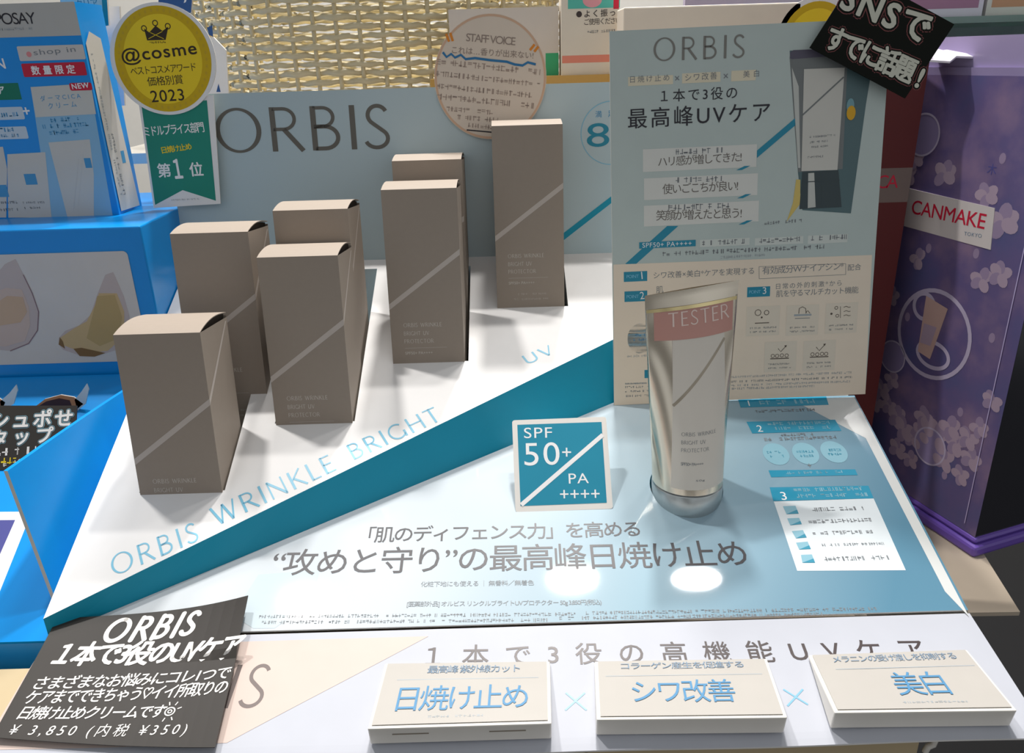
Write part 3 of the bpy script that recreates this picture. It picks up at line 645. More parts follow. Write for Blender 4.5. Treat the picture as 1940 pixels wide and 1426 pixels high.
def tubex(x, z, h=0):
    g = max(0.0, min(1.0, z / TH)) ** 1.15; lo, hi = -90.0, 90.0
    for _ in range(24):
        md = (lo + hi) / 2
        if (1 - g) * (TR_ + h) * math.sin(R(md)) + g * 27.0 * md / 90 < x: lo = md
        else: hi = md
    return tubemap(md, z, h)
s = Sheet(lambda u, v, h=0: tubex(u, v, .3 + h))
LAB = mat('tube_label_white', (222, 214, 202), .35, .5)
s.grid(-12.5, 3.5, 17.5, TH - 23, LAB, 0, 16, 24)
pp = [(-12.3 + 29.8 * i / 16, 49 + 32 * i / 16) for i in range(17)]
s.stroke(pp, 1.5, mat('tube_stripe', (176, 164, 146), .3, .5, metal=.3), 1)
s.logo('ORBIS WRINKLE', (-8, 33, 19, 2.0, 0), GREYI, 1); s.logo('BRIGHT UV', (-8, 28.6, 13, 2.0, 0), GREYI, 1); s.logo('PROTECTOR', (-8, 24.4, 15, 2.0, 0), GREYI, 1)
s.text('SPF50+ PA++++', (-8, 17, 12, 1.7, 0), GREYI, 1); s.text('50g', (0, 8, 5, 1.3, 0), GREYI, 1)
s.build('tube_label', t, True)
s = Sheet(local); tgrid(s, -74, 80, TH - 24, TH - 7, mat('tester_sticker_pink', (202, 150, 138), .35, .5), .5, 24, 8)
sw = Sheet(lambda u, v, h=0: tubex(u, v, .65)); sw.logo('TESTER', (-14.5, TH - 17.0, 35, 7.4, 0), mat('sticker_lettering', (236, 214, 204), .4), 0, .2)
for M in sw.mats: s.mi(M)
k = len(s.v); s.v += sw.v
for f, fm in zip(sw.f, sw.fm): s.f.append(tuple(k + a for a in f)); s.fm.append(s.mats.index(sw.mats[fm]))
o = s.build('tester_sticker', t, True); o['label'] = 'pink sticker with pale capital lettering'
s = Sheet(local); n = 56; pr = [(0, -8.5), (TR_ - .9, -8.5), (TR_ - .2, -7.6), (TR_ + .15, 7.4), (TR_ - .3, 8.0), (TR_ - 1.0, 8.2), (TR_ - 1.0, 9.2)]
vv = [Vector((TB[0] + r_ * math.cos(2 * math.pi * i / n), TB[1] + r_ * math.sin(2 * math.pi * i / n), TB[2] + z_)) * MM for r_, z_ in pr for i in range(n)]
s.raw(vv, [(j * n + i, j * n + (i + 1) % n, (j + 1) * n + (i + 1) % n, (j + 1) * n + i) for j in range(len(pr) - 1) for i in range(n)], mat('silver_cap', (190, 196, 196), .3, .5, metal=.85))
s.build('cap', t, True)

# ================================================================== SPF sign
t = thing('sunscreen_sign', 'square teal SPF 50+ sign with white border leaning on the panel', 'sign', wpt('spf', 27, 0))
s = Sheet('spf')
s.slab(rrect(-.3, -.2, 53.8, 52.6, 1.5), 3.0, mat('sign_white', (232, 228, 222), .35, .5), WHITE)
s.poly([(2.6, 3.2), (50.6, 3.2), (51, 49.6), (2.6, 49.8)], TEALP, 1)
s.stroke([(3.0, 3.8), (51.2, 42.0)], 2.4, WHITEI, 2)
s.text('SPF', (6.2,41.7,16.0,6.21,-1.13), WHITEI, 2); s.text('50', (5.8,25.8,20.0,13.12,-0.49), WHITEI, 2)
s.text('+', (27.3,30.2,5.1,5.19,-2.23), WHITEI, 2)
s.text('PA', (30.2,14.7,11.2,5.68,-0.69), WHITEI, 2); s.text('++++', (24.8,6.6,22.1,4.73,-1.44), WHITEI, 2)
s.build('sign_plate', t)
s = Sheet('spf'); s.raw([wpt('spf', 8, 40, -3) * MM, wpt('spf', 46, 40, -3) * MM, wpt('panel', 276, 112, .3) * MM, wpt('panel', 238, 112, .3) * MM], [(0, 1, 2, 3)], WHITE); s.build('rear_strut', t)

# ================================================================== blocks on the front flap
GB = 'pale printed blocks on the front flap'
WAX = mat('pale_acrylic', (238, 233, 224), .25, .5)
LABW = mat('block_label', (180, 176, 170), .4, .3)
def block(lab, fl, frr, br, bl, lines, slit=False):
    c = ((fl[0] + frr[0]) / 2, fl[1] + 12)
    t = thing('promotion_block', lab, 'block', wpt('flap', c[0], c[1], 0), GB)
    q = [fl, frr, br, bl]; hh = [11.5, 11.5, 2.2, 2.2]
    P = lambda i, z: wpt('flap', q[i][0], q[i][1], z) * MM
    s = Sheet(local)
    vv = [P(i, .8) for i in range(4)] + [P(i, hh[i]) for i in range(4)]
    s.raw(vv, [(3, 2, 1, 0), (0, 1, 5, 4), (1, 2, 6, 5), (2, 3, 7, 6), (3, 0, 4, 7), (4, 5, 6, 7)], WAX)
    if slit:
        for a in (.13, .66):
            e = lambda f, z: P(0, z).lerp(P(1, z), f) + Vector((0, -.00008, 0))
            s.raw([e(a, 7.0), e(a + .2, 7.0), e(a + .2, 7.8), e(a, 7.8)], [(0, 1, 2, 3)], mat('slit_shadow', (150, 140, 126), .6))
    s.build('block_body', t, bevel=1.0)
    # top face coordinates 0..1
    def top(a, b, h=0):
        x = (vv[4].lerp(vv[5], a)).lerp(vv[7].lerp(vv[6], a), b); nrm_ = (vv[5] - vv[4]).cross(vv[7] - vv[4]).normalized()
        return x + nrm_ * (.00045 + h * MM)
    s = Sheet(top)
    s.poly([(.02, .04), (.98, .04), (.98, .98), (.02, .98)], LABW, 0)
    for l in lines:
        if l[0] == 'line': s.poly([(l[1], l[2]), (l[3], l[2]), (l[3], l[2] + .012), (l[1], l[2] + .012)], PALEI, 1)
        elif l[0] == 'fine': s.fine(l[1], PALEI, 1)
        else: s.text(l[0], l[1], l[2], 4, .0, kmax=1.6)
    s.build('top_label', t)
LB = mat('label_blue_ink', (84, 138, 178), .4); LG = mat('label_blue_grey_ink', (120, 142, 164), .4)
block('pale block beneath the first digit on the flap, lettered 日焼け止め', *[(-64.2,-60.7),(12.1,-60.7),(13.6,-22.5),(-62.7,-21.0)],
      [('最高峰 紫外線カット', (.27, .80, .55, .13, 0), LG), ('line', .1, .70, .93), ('日焼け止め', (.13, .22, .74, .38, 0), LB), ('fine', (.32, .12, .3, .03, 0))], True)
block('pale block in the middle of the flap, lettered シワ改善', *[(30.9,-59.6),(109.7,-61.2),(113.1,-24.6),(34.0,-23.3)],
      [('コラーゲン産生を促進する', (.15, .82, .7, .12, 0), LG), ('line', .06, .70, .94), ('シワ改善', (.2, .24, .56, .38, 0), LB)])
block('pale block at the right end of the flap, lettered 美白', *[(129.8,-59.7),(204.8,-61.1),(205.8,-22.9),(132.5,-23.3)],
      [('メラニンの受け渡しを抑制する', (.13, .82, .76, .12, 0), LG), ('line', .12, .70, .96), ('美白', (.41, .24, .3, .38, 0), LB), ('fine', (.4, .12, .36, .03, 0))])

# ================================================================== black price card lying on the flap
def cardmap(u, v, h=0):
    O, U, V, N = [Vector(a) for a in FR['bcard']]
    a, b = (u + 183) / 47.0, (v + 16) / 36.0
    z = h + 3.0 * max(0, a) ** 2 * (1 if b > 0 else .4) + 2.0 * max(0, b) ** 2 * a * a + 1.0 * a * a
    return (O + U * u + V * v + N * z) * MM
ca, cb, cc, cd = (-227.1,8.4),(-134.0,15.5),(-128.0,-62.8),(-226.3,-53.8)
s = Sheet(cardmap); n = 16
def bil(a, b): 
    p0 = (ca[0] + (cb[0] - ca[0]) * a, ca[1] + (cb[1] - ca[1]) * a); p1 = (cd[0] + (cc[0] - cd[0]) * a, cd[1] + (cc[1] - cd[1]) * a)
    return (p1[0] + (p0[0] - p1[0]) * b, p1[1] + (p0[1] - p1[1]) * b)
gv = [bil(i / n, j / n) for j in range(n + 1) for i in range(n + 1)]
gf = [(j * (n + 1) + i, j * (n + 1) + i + 1, (j + 1) * (n + 1) + i + 1, (j + 1) * (n + 1) + i) for j in range(n) for i in range(n)]
s.pts(gv, gf, BLACK, 0); s.pts(gv, [tuple(reversed(f)) for f in gf], BLACK, -6)
per = [(i, 0) for i in range(n)] + [(n, j) for j in range(n)] + [(i, n) for i in range(n, 0, -1)] + [(0, j) for j in range(n, 0, -1)]
pv = [bil(i / n, j / n) for i, j in per]; N_ = len(pv)
s.raw([s.m(*p) for p in pv] + [s.m(p[0], p[1], -6 * LAY) for p in pv], [(i, N_ + i, N_ + (i + 1) % N_, (i + 1) % N_) for i in range(N_)], BLACK)
s.hand('ORBIS', (-200.3,-5.9,45.1,13.63,3.38), CHALK, 3)
s.marker('１本で3役のUVケア', (-218.2,-18.3,89.2,13.06,-0.88), 3, bold=.03)
s.marker('さまざまなお悩みにコレ1つで', (-220.3,-31.0,88.7,7.03,0.87), 3, bold=.012)
s.marker('ケアまでできちゃう♡イイ所取りの', (-220.9,-38.4,90.0,7.06,0.77), 3, bold=.012)
s.marker('日焼け止めクリームです', (-220.1,-45.6,64.5,6.42,-1.19), 3, bold=.014)
c_ = (-153.6,-44.2)
s.ring(c_, 2.4, 2.2, .6, CHALK, 3, 20); s.ring(c_, 1.1, 1.0, .5, CHALK, 3, 14)
for a in (-60, 20, 65, 110, 150, 250): s.stroke([(c_[0] + 3.2 * math.cos(R(a)), c_[1] + 3.2 * math.sin(R(a))), (c_[0] + 5 * math.cos(R(a)), c_[1] + 5 * math.sin(R(a)))], .5, CHALK, 3)
s.marker('¥ 3,850 (内税 ¥350)', (-220.2,-54.2,77.1,6.84,-2.00), 3, bold=.0)
tag(s.build('price_card'), 'black handwritten price card lying curled on the left end of the front flap', 'card')

# ================================================================== award tag
t = thing('award_tag', 'gold award medal tag with green ribbon at the left end of the back board', 'tag', wpt('tag', 6, 44))
s = Sheet('tag'); s0 = (2.3,139.4)
MR = 34.6
tagp = [(-17.7,114.1), (-16.4,43.6), (30.1,46.3), (32.6,117.3)]
s.slab(rrect(0, 0, 1, 1, 0) and [tagp[0], tagp[1], tagp[2], tagp[3]], .8, GLOSSW, PAPER)
s.poly([(-16.0,110.7), (-15.1,45.7), (5.0,55.6), (27.1,48.4), (28.0,114.0)], GREEN, 1)
s.text('ミドルプライス部門', (-16.2,90.8,40.6,6.72,4.21), WHITEI, 2, .01)
s.text('日焼け止め', (-5.8,79.8,20.5,4.36,7.59), GOLD, 2, .02); s.text('第', (-10.6,64.1,9.4,9.03,1.99), WHITEI, 2, .02); s.text('１', (1.2,63.4,5.1,12.43,3.80), WHITEI, 2, .02); s.text('位', (11.1,64.8,9.8,9.04,1.91), WHITEI, 2, .02)
s.fine((-3.5,48.5,20.1,1.06,1.87), PALEI, 2)
s.build('ribbon', t)
s = Sheet(lambda u, v, h=0: fmap('tag')(u, v, h + .9))
circ = lambda r: [(s0[0] + r * math.cos(2 * math.pi * i / 64), s0[1] + r * math.sin(2 * math.pi * i / 64)) for i in range(64)]
s.slab(circ(MR), .8, GLOSSW, PAPER)
s.ell(s0, 31.6, 32.6, GOLDD, 1, 64); s.ell(s0, 25.6, 27.6, GOLD, 2, 64)
for i in range(44):
    a = 2 * math.pi * i / 44; s.ell((s0[0] + 28.6 * math.cos(a), s0[1] + 30 * math.sin(a)), .8, 1.1, mat('gold_fleck', (200, 166, 40), .4), 2, 8)
BI = mat('medal_ink', (52, 42, 30), .5)
s.poly([(-7.7,158.3),(-6.6,151.0),(5.5,151.3),(8.2,159.3),(4.1,156.7),(0.0,159.9),(-4.6,155.8)], BI, 3)
for c_ in ((-7.7,158.3), (-0.1,161.5), (7.9,159.6)): s.ring(c_, 1.9, 1.9, .6, BI, 3, 18)
s.stroke([(-5.5,152.0), (4.0,156.4)], .35, GOLD, 4); s.stroke([(4.5,151.9), (-4.0,155.8)], .35, GOLD, 4)
s.fine((-5.2,149.1,10.7,1.28,1.64), BI, 3)
s.text('@cosme', (-23.9,135.5,49.5,10.16,5.95), BI, 3, .014); s.text('ベストコスメアワード', (-19.8,129.6,43.3,4.85,3.81), BI, 3)
s.text('価格別賞', (-9.6,122.7,23.7,5.86,3.90), BI, 3); s.text('2023', (-8.4,112.7,22.0,7.25,3.37), BI, 3, .005)
s.build('medal', t)

# ================================================================== round staff card on the back board
s = Sheet('staff')
c_ = (47.8,126.1)
s.slab([(c_[0] + 37.5 * math.cos(2 * math.pi * i / 72), c_[1] + 39.5 * math.sin(2 * math.pi * i / 72)) for i in range(72)], .8, mat('staff_card', (222, 208, 192), .6), PAPER)
s.ring(c_, 37.2, 39.2, 1.4, mat('staff_card_rim', (214, 178, 150), .6), 1, 64)
WG = mat('pencil_brown', (150, 134, 124), .6)
s.text('STAFF VOICE', (30.2,147.4,32.6,4.84,-0.15), WG, 2, -.01)
s.text('これは…香りが出来ない!', (21.3,139.2,54.1,4.56,0.60), WG, 2)
s.stroke([(15.3,139.4),(17.9,136.6),(20.9,138.8),(23.5,136.7),(27.3,138.7),(30.6,136.3),(36.8,137.4),(47.4,136.9),(58.0,136.8),(63.4,135.5),(68.7,135.3),(72.0,137.5),(77.4,136.6)], 1.5, mat('marker_blue', (50, 120, 170), .5), 3)
s.stroke([(16.8,150.9),(19.1,146.2)], 1.6, mat('marker_orange', (226, 140, 50), .5), 2); s.stroke([(19.5,151.7),(21.5,146.7)], 1.6, mat('marker_orange', (226, 140, 50), .5), 2)
s.stroke([(75.6,148.9),(72.8,145.1)], 1.6, mat('marker_orange', (226, 140, 50), .5), 2); s.stroke([(78.2,147.8),(75.7,144.4)], 1.6, mat('marker_orange', (226, 140, 50), .5), 2)
for b_ in ((11.8,131.6,67.2,3.61,-1.23), (11.5,124.3,69.6,3.30,-1.36), (12.6,116.4,64.8,3.33,-0.94), (12.9,109.7,65.0,3.69,-0.97), (19.7,102.7,32.9,3.04,-0.34), (27.1,97.9,26.6,3.06,-0.04), (32.4,93.5,21.6,2.73,-1.08)): s.fine(b_, mat('pencil_pale', (172, 154, 142), .6), 2, .8)
s.stroke([(34.0,91.5), (54.1,91.3)], .8, DARKI, 2)
tag(s.build('staff_card'), 'round cream handwritten staff card standing at the top of the back board', 'card')

# ================================================================== blue skincare display on the left
bd = thing('blue_display', 'bright blue skincare counter display at the left edge', 'display', (-300, 520, 0))
s = Sheet(local)
XR, YF, ZT, ZB = -230, 497, 253, 150
boxm(s, -560, XR, YF, 640, 0, ZT, BLUE); s.build('step_box', bd, bevel=1)
s = Sheet(lambda u, v, h=0: fmap('step')(u, v, h + .35)); q0, q1 = (-1.4,-107.3), (-8.1,-181.4)
s.slab(rrect(-200, q1[1], q0[0] + .3, q0[1], 3), .1, mat('picture_beige', (212, 205, 198), .5), None)
OC = mat('serum_ochre', (205, 176, 128), .5); OP = mat('serum_pink', (206, 182, 168), .5); OD = mat('serum_dark', (132, 100, 60), .5); OL = mat('serum_outline', (196, 180, 174), .5)
s.poly([(-102.3,-133.6),(-79.9,-113.4),(-72.3,-110.3),(-70.0,-120.6),(-67.4,-132.9),(-66.4,-145.4),(-70.3,-158.0),(-78.4,-166.9),(-91.9,-171.7),(-108.9,-169.6)], OL, 1)
s.poly([(-102.8,-135.4),(-83.3,-128.9),(-73.5,-130.3),(-72.0,-141.7),(-74.1,-154.2),(-80.4,-165.0),(-94.6,-168.6),(-108.1,-166.7)], OP, 2)
s.poly([(-101.8,-144.3),(-84.0,-134.2),(-74.1,-135.2),(-73.9,-145.2),(-79.9,-152.2),(-97.8,-154.5)], mat('serum_tan', (205, 172, 142), .5), 3)
s.stroke([(-70.0,-120.6),(-67.4,-132.9),(-66.4,-145.4),(-70.3,-158.0),(-78.4,-166.9),(-91.9,-171.7)], .6, mat('serum_violet', (140, 112, 116), .5), 3)
s.poly([(-58.9,-168.2),(-57.8,-163.8),(-52.4,-158.9),(-42.6,-155.5),(-33.4,-148.6),(-26.5,-135.9),(-18.0,-122.2),(-12.6,-120.6),(-9.2,-136.5),(-8.4,-150.8),(-10.7,-165.3),(-18.5,-172.5),(-33.5,-176.5),(-47.4,-176.1),(-57.0,-172.0)], OL, 1)
s.poly([(-58.7,-167.5),(-56.2,-163.2),(-46.6,-157.6),(-36.8,-152.8),(-28.3,-141.2),(-24.7,-134.2),(-13.2,-134.6),(-11.1,-147.1),(-14.5,-163.4),(-27.6,-173.7),(-43.6,-174.7),(-54.6,-169.5)], OC, 2)
s.poly([(-26.1,-136.0),(-14.8,-135.6),(-13.2,-150.7),(-18.4,-165.1),(-32.1,-170.2),(-39.5,-164.4)], mat('serum_gold', (188, 160, 108), .5), 3)
s.poly([(-58.9,-168.2),(-56.9,-163.1),(-55.6,-166.1),(-55.4,-171.3)], OD, 3); s.poly([(-49.9,-171.5),(-44.5,-170.9),(-29.6,-175.1),(-37.2,-177.5),(-46.9,-176.8)], OD, 3)
s.build('picture_panel', bd)
# header column with the printed front and side
s = Sheet('hdr')
s.slab([(-260, -92), (-22, -92), (-22, 38.5), (-260, 38.5)], 36, BLUE, BLUE)
HG = mat('header_grey', (186, 184, 178), .55); NAVY = mat('navy_ink', (50, 92, 150), .5)
s.rect((-260, 19.5), (-22, 38.5), HG, 1)
s.text('POSAY', (-72.6,26.9,24.8,6.51,-0.18), DARKI, 2, .002); s.fine((-71.6,23.5,19.7,1.49,0.19), PALEI, 2)
s.rect((-63.7,5.7), (-22.2,14.3), mat('tag_grey_white', (206, 200, 194), .5), 1, .8); s.rect((-63.5,-3.7), (-23.5,4.2), RED, 2, .8)
s.text('shop in', (-53.9,7.8,26.6,4.20,3.06), GREYI, 2); s.ell((-57.1,9.5), 1.6, 1.6, mat('dot_pink', (222, 140, 140), .5), 2); s.text('数量限定', (-57.9,-2.6,27.5,5.25,0.37), WHITEI, 3, .02)
s.text('N', (-79.5,1.4,6.5,5.72,3.93), WHITEI, 2, .02)
s.rect((-89.2,-16.9), (-68.4,-7.0), mat('tag_green', (16, 120, 96), .5), 1); s.text('ア', (-83.7,-13.9,6.9,4.63,3.70), WHITEI, 2, .02)
s.rect((-96.0,-29.0), (-69.4,-21.3), mat('tag_pale', (196, 210, 220), .5), 1, 1); s.rect((-99.3,-41.0), (-70.1,-33.3), mat('tag_pale', (196, 210, 220), .5), 1, 1)
for b_ in ((-84.6,-27.3,11.7,2.55,1.57), (-87.1,-36.4,8.9,2.60,0.48), (-87.9,-39.7,11.7,1.97,-0.01)): s.fine(b_, BLUEI, 2)
s.text('+', (-69.6,-26.1,4.5,4.12,2.53), WHITEI, 2, .02)
PK = mat('panel_pale_sky', (140, 186, 214), .5)
s.poly([(-61.0,-9.7),(-23.1,-8.6),(-26.6,-92.9),(-68.6,-92.4)], PK, 1); s.poly([(-61.0,-9.7),(-22.4,-8.6),(-23.2,-27.1),(-62.3,-28.0)], mat('cream_label', (204, 202, 194), .5), 2)
s.text('ダーマCICA', (-56.5,-18.5,26.0,3.44,2.62), BLUEI, 3); s.text('クリーム', (-52.5,-23.1,18.2,3.47,2.44), BLUEI, 3)
for b_ in ((-53.3,-31.5,18.3,2.56,2.46), (-59.3,-35.2,29.7,2.58,1.54), (-55.9,-39.3,19.1,2.59,2.33)): s.fine(b_, BLUEI, 3)
s.rect((-36.2,-12.6), (-22.0,-8.0), RED, 3, 1.2); s.text('NEW', (-34.6,-11.7,10.9,3.09,3.38), WHITEI, 4, .02)
TUB = mat('printed_tube_white', (206, 202, 194), .5)
s.poly([(-58.0,-43.8),(-30.8,-42.6),(-33.1,-64.8),(-39.3,-92.5),(-57.2,-92.7)], TUB, 2)
s.rect((-37.4,-60.6), (-33.1,-54.3), BLUEI, 3); s.fine((-52.0,-88.6,36.1,0.20,71.41), PALEI, 3); s.fine((-49.1,-88.7,39.5,0.15,71.99), PALEI, 3)
s.poly([(-86.7,-50.4),(-61.6,-49.8),(-67.9,-92.4),(-96.9,-91.6)], TUB, 2); s.rect((-79.3,-70.3), (-71.6,-63.3), BLUEI, 3)
s.poly([(-111.1,-46.3),(-88.2,-45.6),(-89.2,-59.8),(-98.3,-91.5),(-123.8,-90.8)], TUB, 2); s.rect((-109.5,-77.8), (-92.6,-69.9), BLUEI, 3)
for b_ in ((-84.6,-82.7,13.5,1.40,-0.19), (-84.8,-86.2,12.1,1.40,-0.02), (-99.4,-82.3,11.3,1.74,0.09), (-100.7,-87.2,11.4,1.75,0.09)): s.fine(b_, GREYI, 3)
s.build('header_panel', bd)
s = Sheet('hdrside')
s.poly([(3, -90), (3, 15), (9, 22), (20, 18), (26, -90)], TUB, 1)
s.poly([(16, -60), (20, -60), (20, -52), (16, -52)], BLUEI, 2); s.fine((12, -80, 40, 2.5, 90), GREYI, 2); s.fine((8, -80, 90, 2, 90), PALEI, 2)
s.build('side_print', bd)
# tray floor, side wing, lower front tray
s = Sheet('btray'); vf = (-6.5,-194.6)[1]
ORG = mat('print_orange', (232, 150, 96), .4); WL = mat('print_white', (236, 236, 230), .4)
s.slab([(-320, vf), (7.5, vf), (4.5, -3), (-320, -3)], 2, BLUE, BLUE)
s.poly([(-70.7,-114.0),(-38.0,-114.9),(-33.6,-122.6),(-29.7,-165.9),(-35.0,-189.4)], WL, 1); s.poly([(-67.9,-119.9),(-41.3,-120.5),(-39.8,-143.1),(-47.9,-162.2)], mat('navy_violet_print', (74, 76, 140), .4), 2)
s.build('tray_floor', bd)
s = Sheet('btray'); f0, f1 = s.m(-320, vf, -2), s.m(7.5, vf, -2)
s.raw([Vector((f0.x, f0.y, .001)), Vector((f1.x, f1.y, .001)), f1, f0], [(0, 1, 2, 3)], BLUE); b1_ = s.m(4.5, -3, -2)
s.raw([Vector((f1.x, f1.y, .001)), Vector((b1_.x, b1_.y, .001)), b1_, f1], [(0, 1, 2, 3)], BLUE); s.build('tray_front', bd)
s = Sheet(local)
wg = [(-235, 496, 158.5), (-252, 350, 161), (-236.5, 335, 94), (-234, 494, 157.8)]
n = 10; L_ = []
for j in range(n + 1):
    for i in range(n + 1):
        a, b = i / n, j / n
        p = (Vector(wg[0]).lerp(Vector(wg[1]), a)).lerp(Vector(wg[3]).lerp(Vector(wg[2]), a), b)
        p.x -= 1.5 * math.sin(math.pi * a) * (1 - b); L_.append(p * MM)
F_ = [(j * (n + 1) + i, j * (n + 1) + i + 1, (j + 1) * (n + 1) + i + 1, (j + 1) * (n + 1) + i) for j in range(n) for i in range(n)]
s.raw(L_, [tuple(reversed(f)) for f in F_], BLUE); s.raw([p - Vector((.0022, -.0004, 0)) for p in L_], F_, WHITE)
e_ = [j * (n + 1) + n for j in range(n + 1)]; e2 = [i for i in range(n + 1)]
s.raw([L_[k] for k in e_] + [L_[k] - Vector((.0022, -.0004, 0)) for k in e_], [(i, i + 1, n + 2 + i, n + 1 + i) for i in range(n)], PAPER)
s.raw([L_[k] for k in e2] + [L_[k] - Vector((.0022, -.0004, 0)) for k in e2], [(i, i + 1, n + 2 + i, n + 1 + i) for i in range(n)], BLUE)
s.build('side_wing', bd)
# clip on the tray corner
s = Sheet(local)
pc = [Vector(p) for p in ((-252.0,322.0,78.2), (-249.9,322.0,80.1), (-249.4,322.0,76.8), (-250.7,322.0,66.8))]
def tube(s, pts, r, M, n=8):
    rings = []
    for i, p in enumerate(pts):
        d = (pts[min(i + 1, len(pts) - 1)] - pts[max(i - 1, 0)]).normalized(); a = d.orthogonal().normalized(); b = d.cross(a)
        rings.append([(p + (a * math.cos(2 * math.pi * k / n) + b * math.sin(2 * math.pi * k / n)) * r) * MM for k in range(n)])
    s.raw([v for g in rings for v in g], [(i * n + k, i * n + (k + 1) % n, (i + 1) * n + (k + 1) % n, (i + 1) * n + k) for i in range(len(pts) - 1) for k in range(n)], M)
tube(s, pc, 1.0, mat('clear_tie', (190, 200, 206), .3)); tag(s.build('plastic_tie', None, True), 'small clear plastic tie on the lower corner of the blue display', 'tie')

# handwritten card standing in the blue tray
s = Sheet('bluecard')
a_, b_, c_, d_ = (-37.6,0.6),(24.8,-1.3),(23.6,37.7),(-42.5,39.7)
s.slab([a_, b_, c_, d_], .8, BLACK, BLACK)
for body, bx in (('シュポせ', (-26.7,25.0,48.2,10.38,0.57)), ('タップ', (-25.4,14.1,36.5,9.65,2.28))):
    s.text(body, bx, mat('halo_blue', (128, 172, 186), .5), 1, .09); s.text(body, bx, BLACK, 2, .06); s.text(body, bx, CHALK, 3, .03)
s.fine((-22.8,8.3,28.3,4.47,2.14), CHALK, 2, .8); s.fine((-22.2,3.3,12.5,3.80,1.17), GOLD, 2, .8); s.fine((-18.8,1.3,18.8,2.53,11.82), CHALK, 2, .6)
tag(s.build('tray_card'), 'black handwritten card leaning in the blue tray at the left edge', 'card')
# printed bowls standing behind the card
def cutout(lab, pts, pts2, tip):
    s = Sheet(lambda u, v, h=0: Vector((u, 464 - h, v)) * MM)
    P3 = lambda q: [(p[0], p[2]) for p in q]
    s.slab(P3(pts), 1, ORG, PAPER); s.poly(P3(pts2), mat('bowl_dark', (92, 58, 52), .5), 1); s.slab(P3(tip), 1, WL, PAPER)
    tag(s.build('printed_cutout'), lab, 'cutout', 'printed cutouts in the blue tray')
cutout('orange printed cutout with white tip right of the pair in the blue tray', [(-307.0,464.0,144.8), (-278.5,464.0,143.9), (-273.4,464.0,147.4), (-278.3,464.0,152.3), (-286.2,464.0,154.1), (-296.9,464.0,151.5)], [(-305.5,464.0,145.1), (-280.8,464.0,144.3), (-281.4,464.0,150.3), (-287.7,464.0,151.9), (-296.3,464.0,150.0)], [(-278.1,464.0,142.8), (-272.0,464.0,147.4), (-267.8,464.0,157.1), (-268.2,464.0,161.1), (-272.8,464.0,155.8), (-278.3,464.0,150.5)])
cutout('orange printed cutout with white tip at the far left edge of the blue tray', [(-357.0,464.0,146.5), (-325.7,464.0,145.4), (-322.4,464.0,150.1), (-326.4,464.0,153.9), (-337.6,464.0,155.7), (-348.4,464.0,153.2)], [(-354.9,464.0,146.8), (-326.9,464.0,145.8), (-328.0,464.0,151.8), (-338.2,464.0,153.6), (-347.5,464.0,151.7)], [(-326.6,464.0,144.4), (-317.4,464.0,148.8), (-312.7,464.0,157.8), (-312.6,464.0,161.8), (-318.0,464.0,156.5), (-325.5,464.0,150.9)])

# ================================================================== things behind the displays
def flatcard(name, lab, cat, Y, corners, M, prints=(), thick=2):
    s = Sheet(lambda u, v, h=0: Vector((u, Y - h, v)) * MM)
    s.slab([(p[0], p[2]) for p in corners], thick, M, PAPER)
    for q, m_ in prints: s.poly([(p[0], p[2]) for p in q], m_, 1)
    return s
s = flatcard('', '', '', 590, [(-298.0,590.0,368.3), (-266.3,590.0,372.0), (-262.3,590.0,400.1), (-293.6,590.0,401.0)], mat('teal_frame', (20, 140, 160), .5), [([(-297.0,590.0,372.2), (-269.3,590.0,374.7), (-265.7,590.0,400.2), (-293.6,590.0,401.0)], mat('pale_frame_fill', (170, 206, 210), .5))])
P3 = lambda x, y: (x, y)
tx = (-285.4,590.0,382.3); s.text('クリア', (tx[0], tx[2], 15, 6, 2), TEALP, 2); tx = (-284.9,590.0,378.4); s.fine((tx[0], tx[2], 14, 3, 2), TEALP, 2)
tag(s.build('teal_framed_card'), 'pale card with teal frame behind the blue display header', 'card')
s = flatcard('', '', '', 600, [(-314.4,600.0,321.2), (-270.9,600.0,320.0), (-261.0,600.0,384.1), (-288.3,600.0,384.8)], GLOSSW)
tx = (-291.2,600.0,361.6); s.text('AY', (tx[0], tx[2], 7.5, 5, 1), DARKI, 2, .002)
tx = (-295.1,600.0,355.6); s.rect((tx[0], tx[2] - 2), (tx[0] + 34, tx[2]), NAVY, 1)
tag(s.build('white_header_card'), 'white lettered card standing behind the blue display header, left of the gold medal', 'card')
s = flatcard('', '', '', 605, [(-251.8,605.0,304.6), (-199.8,605.0,303.2), (-194.5,605.0,354.6), (-201.9,605.0,363.3), (-240.2,605.0,364.4)], GLOSSW, [([(-205.3,605.0,369.5), (-201.4,605.0,370.7), (-201.9,605.0,363.3), (-204.6,605.0,364.7)], NAVY), ([(-205.8,605.0,327.2), (-202.7,605.0,327.1), (-203.3,605.0,332.8)], NAVY)])
tag(s.build('white_backing_card'), 'white backing card showing between the gold medal and the wicker basket', 'card')
s = flatcard('', '', '', 615, [(-242.1,615.0,374.9), (-218.2,615.0,379.7), (-213.5,615.0,397.6), (-237.6,615.0,398.2)], NAVY, [([(-222.2,615.0,385.9), (-220.6,615.0,386.5), (-219.6,615.0,388.5), (-221.0,615.0,388.5)], WHITEI)])
tag(s.build('navy_card'), 'navy blue card peeking out above the gold medal', 'card')

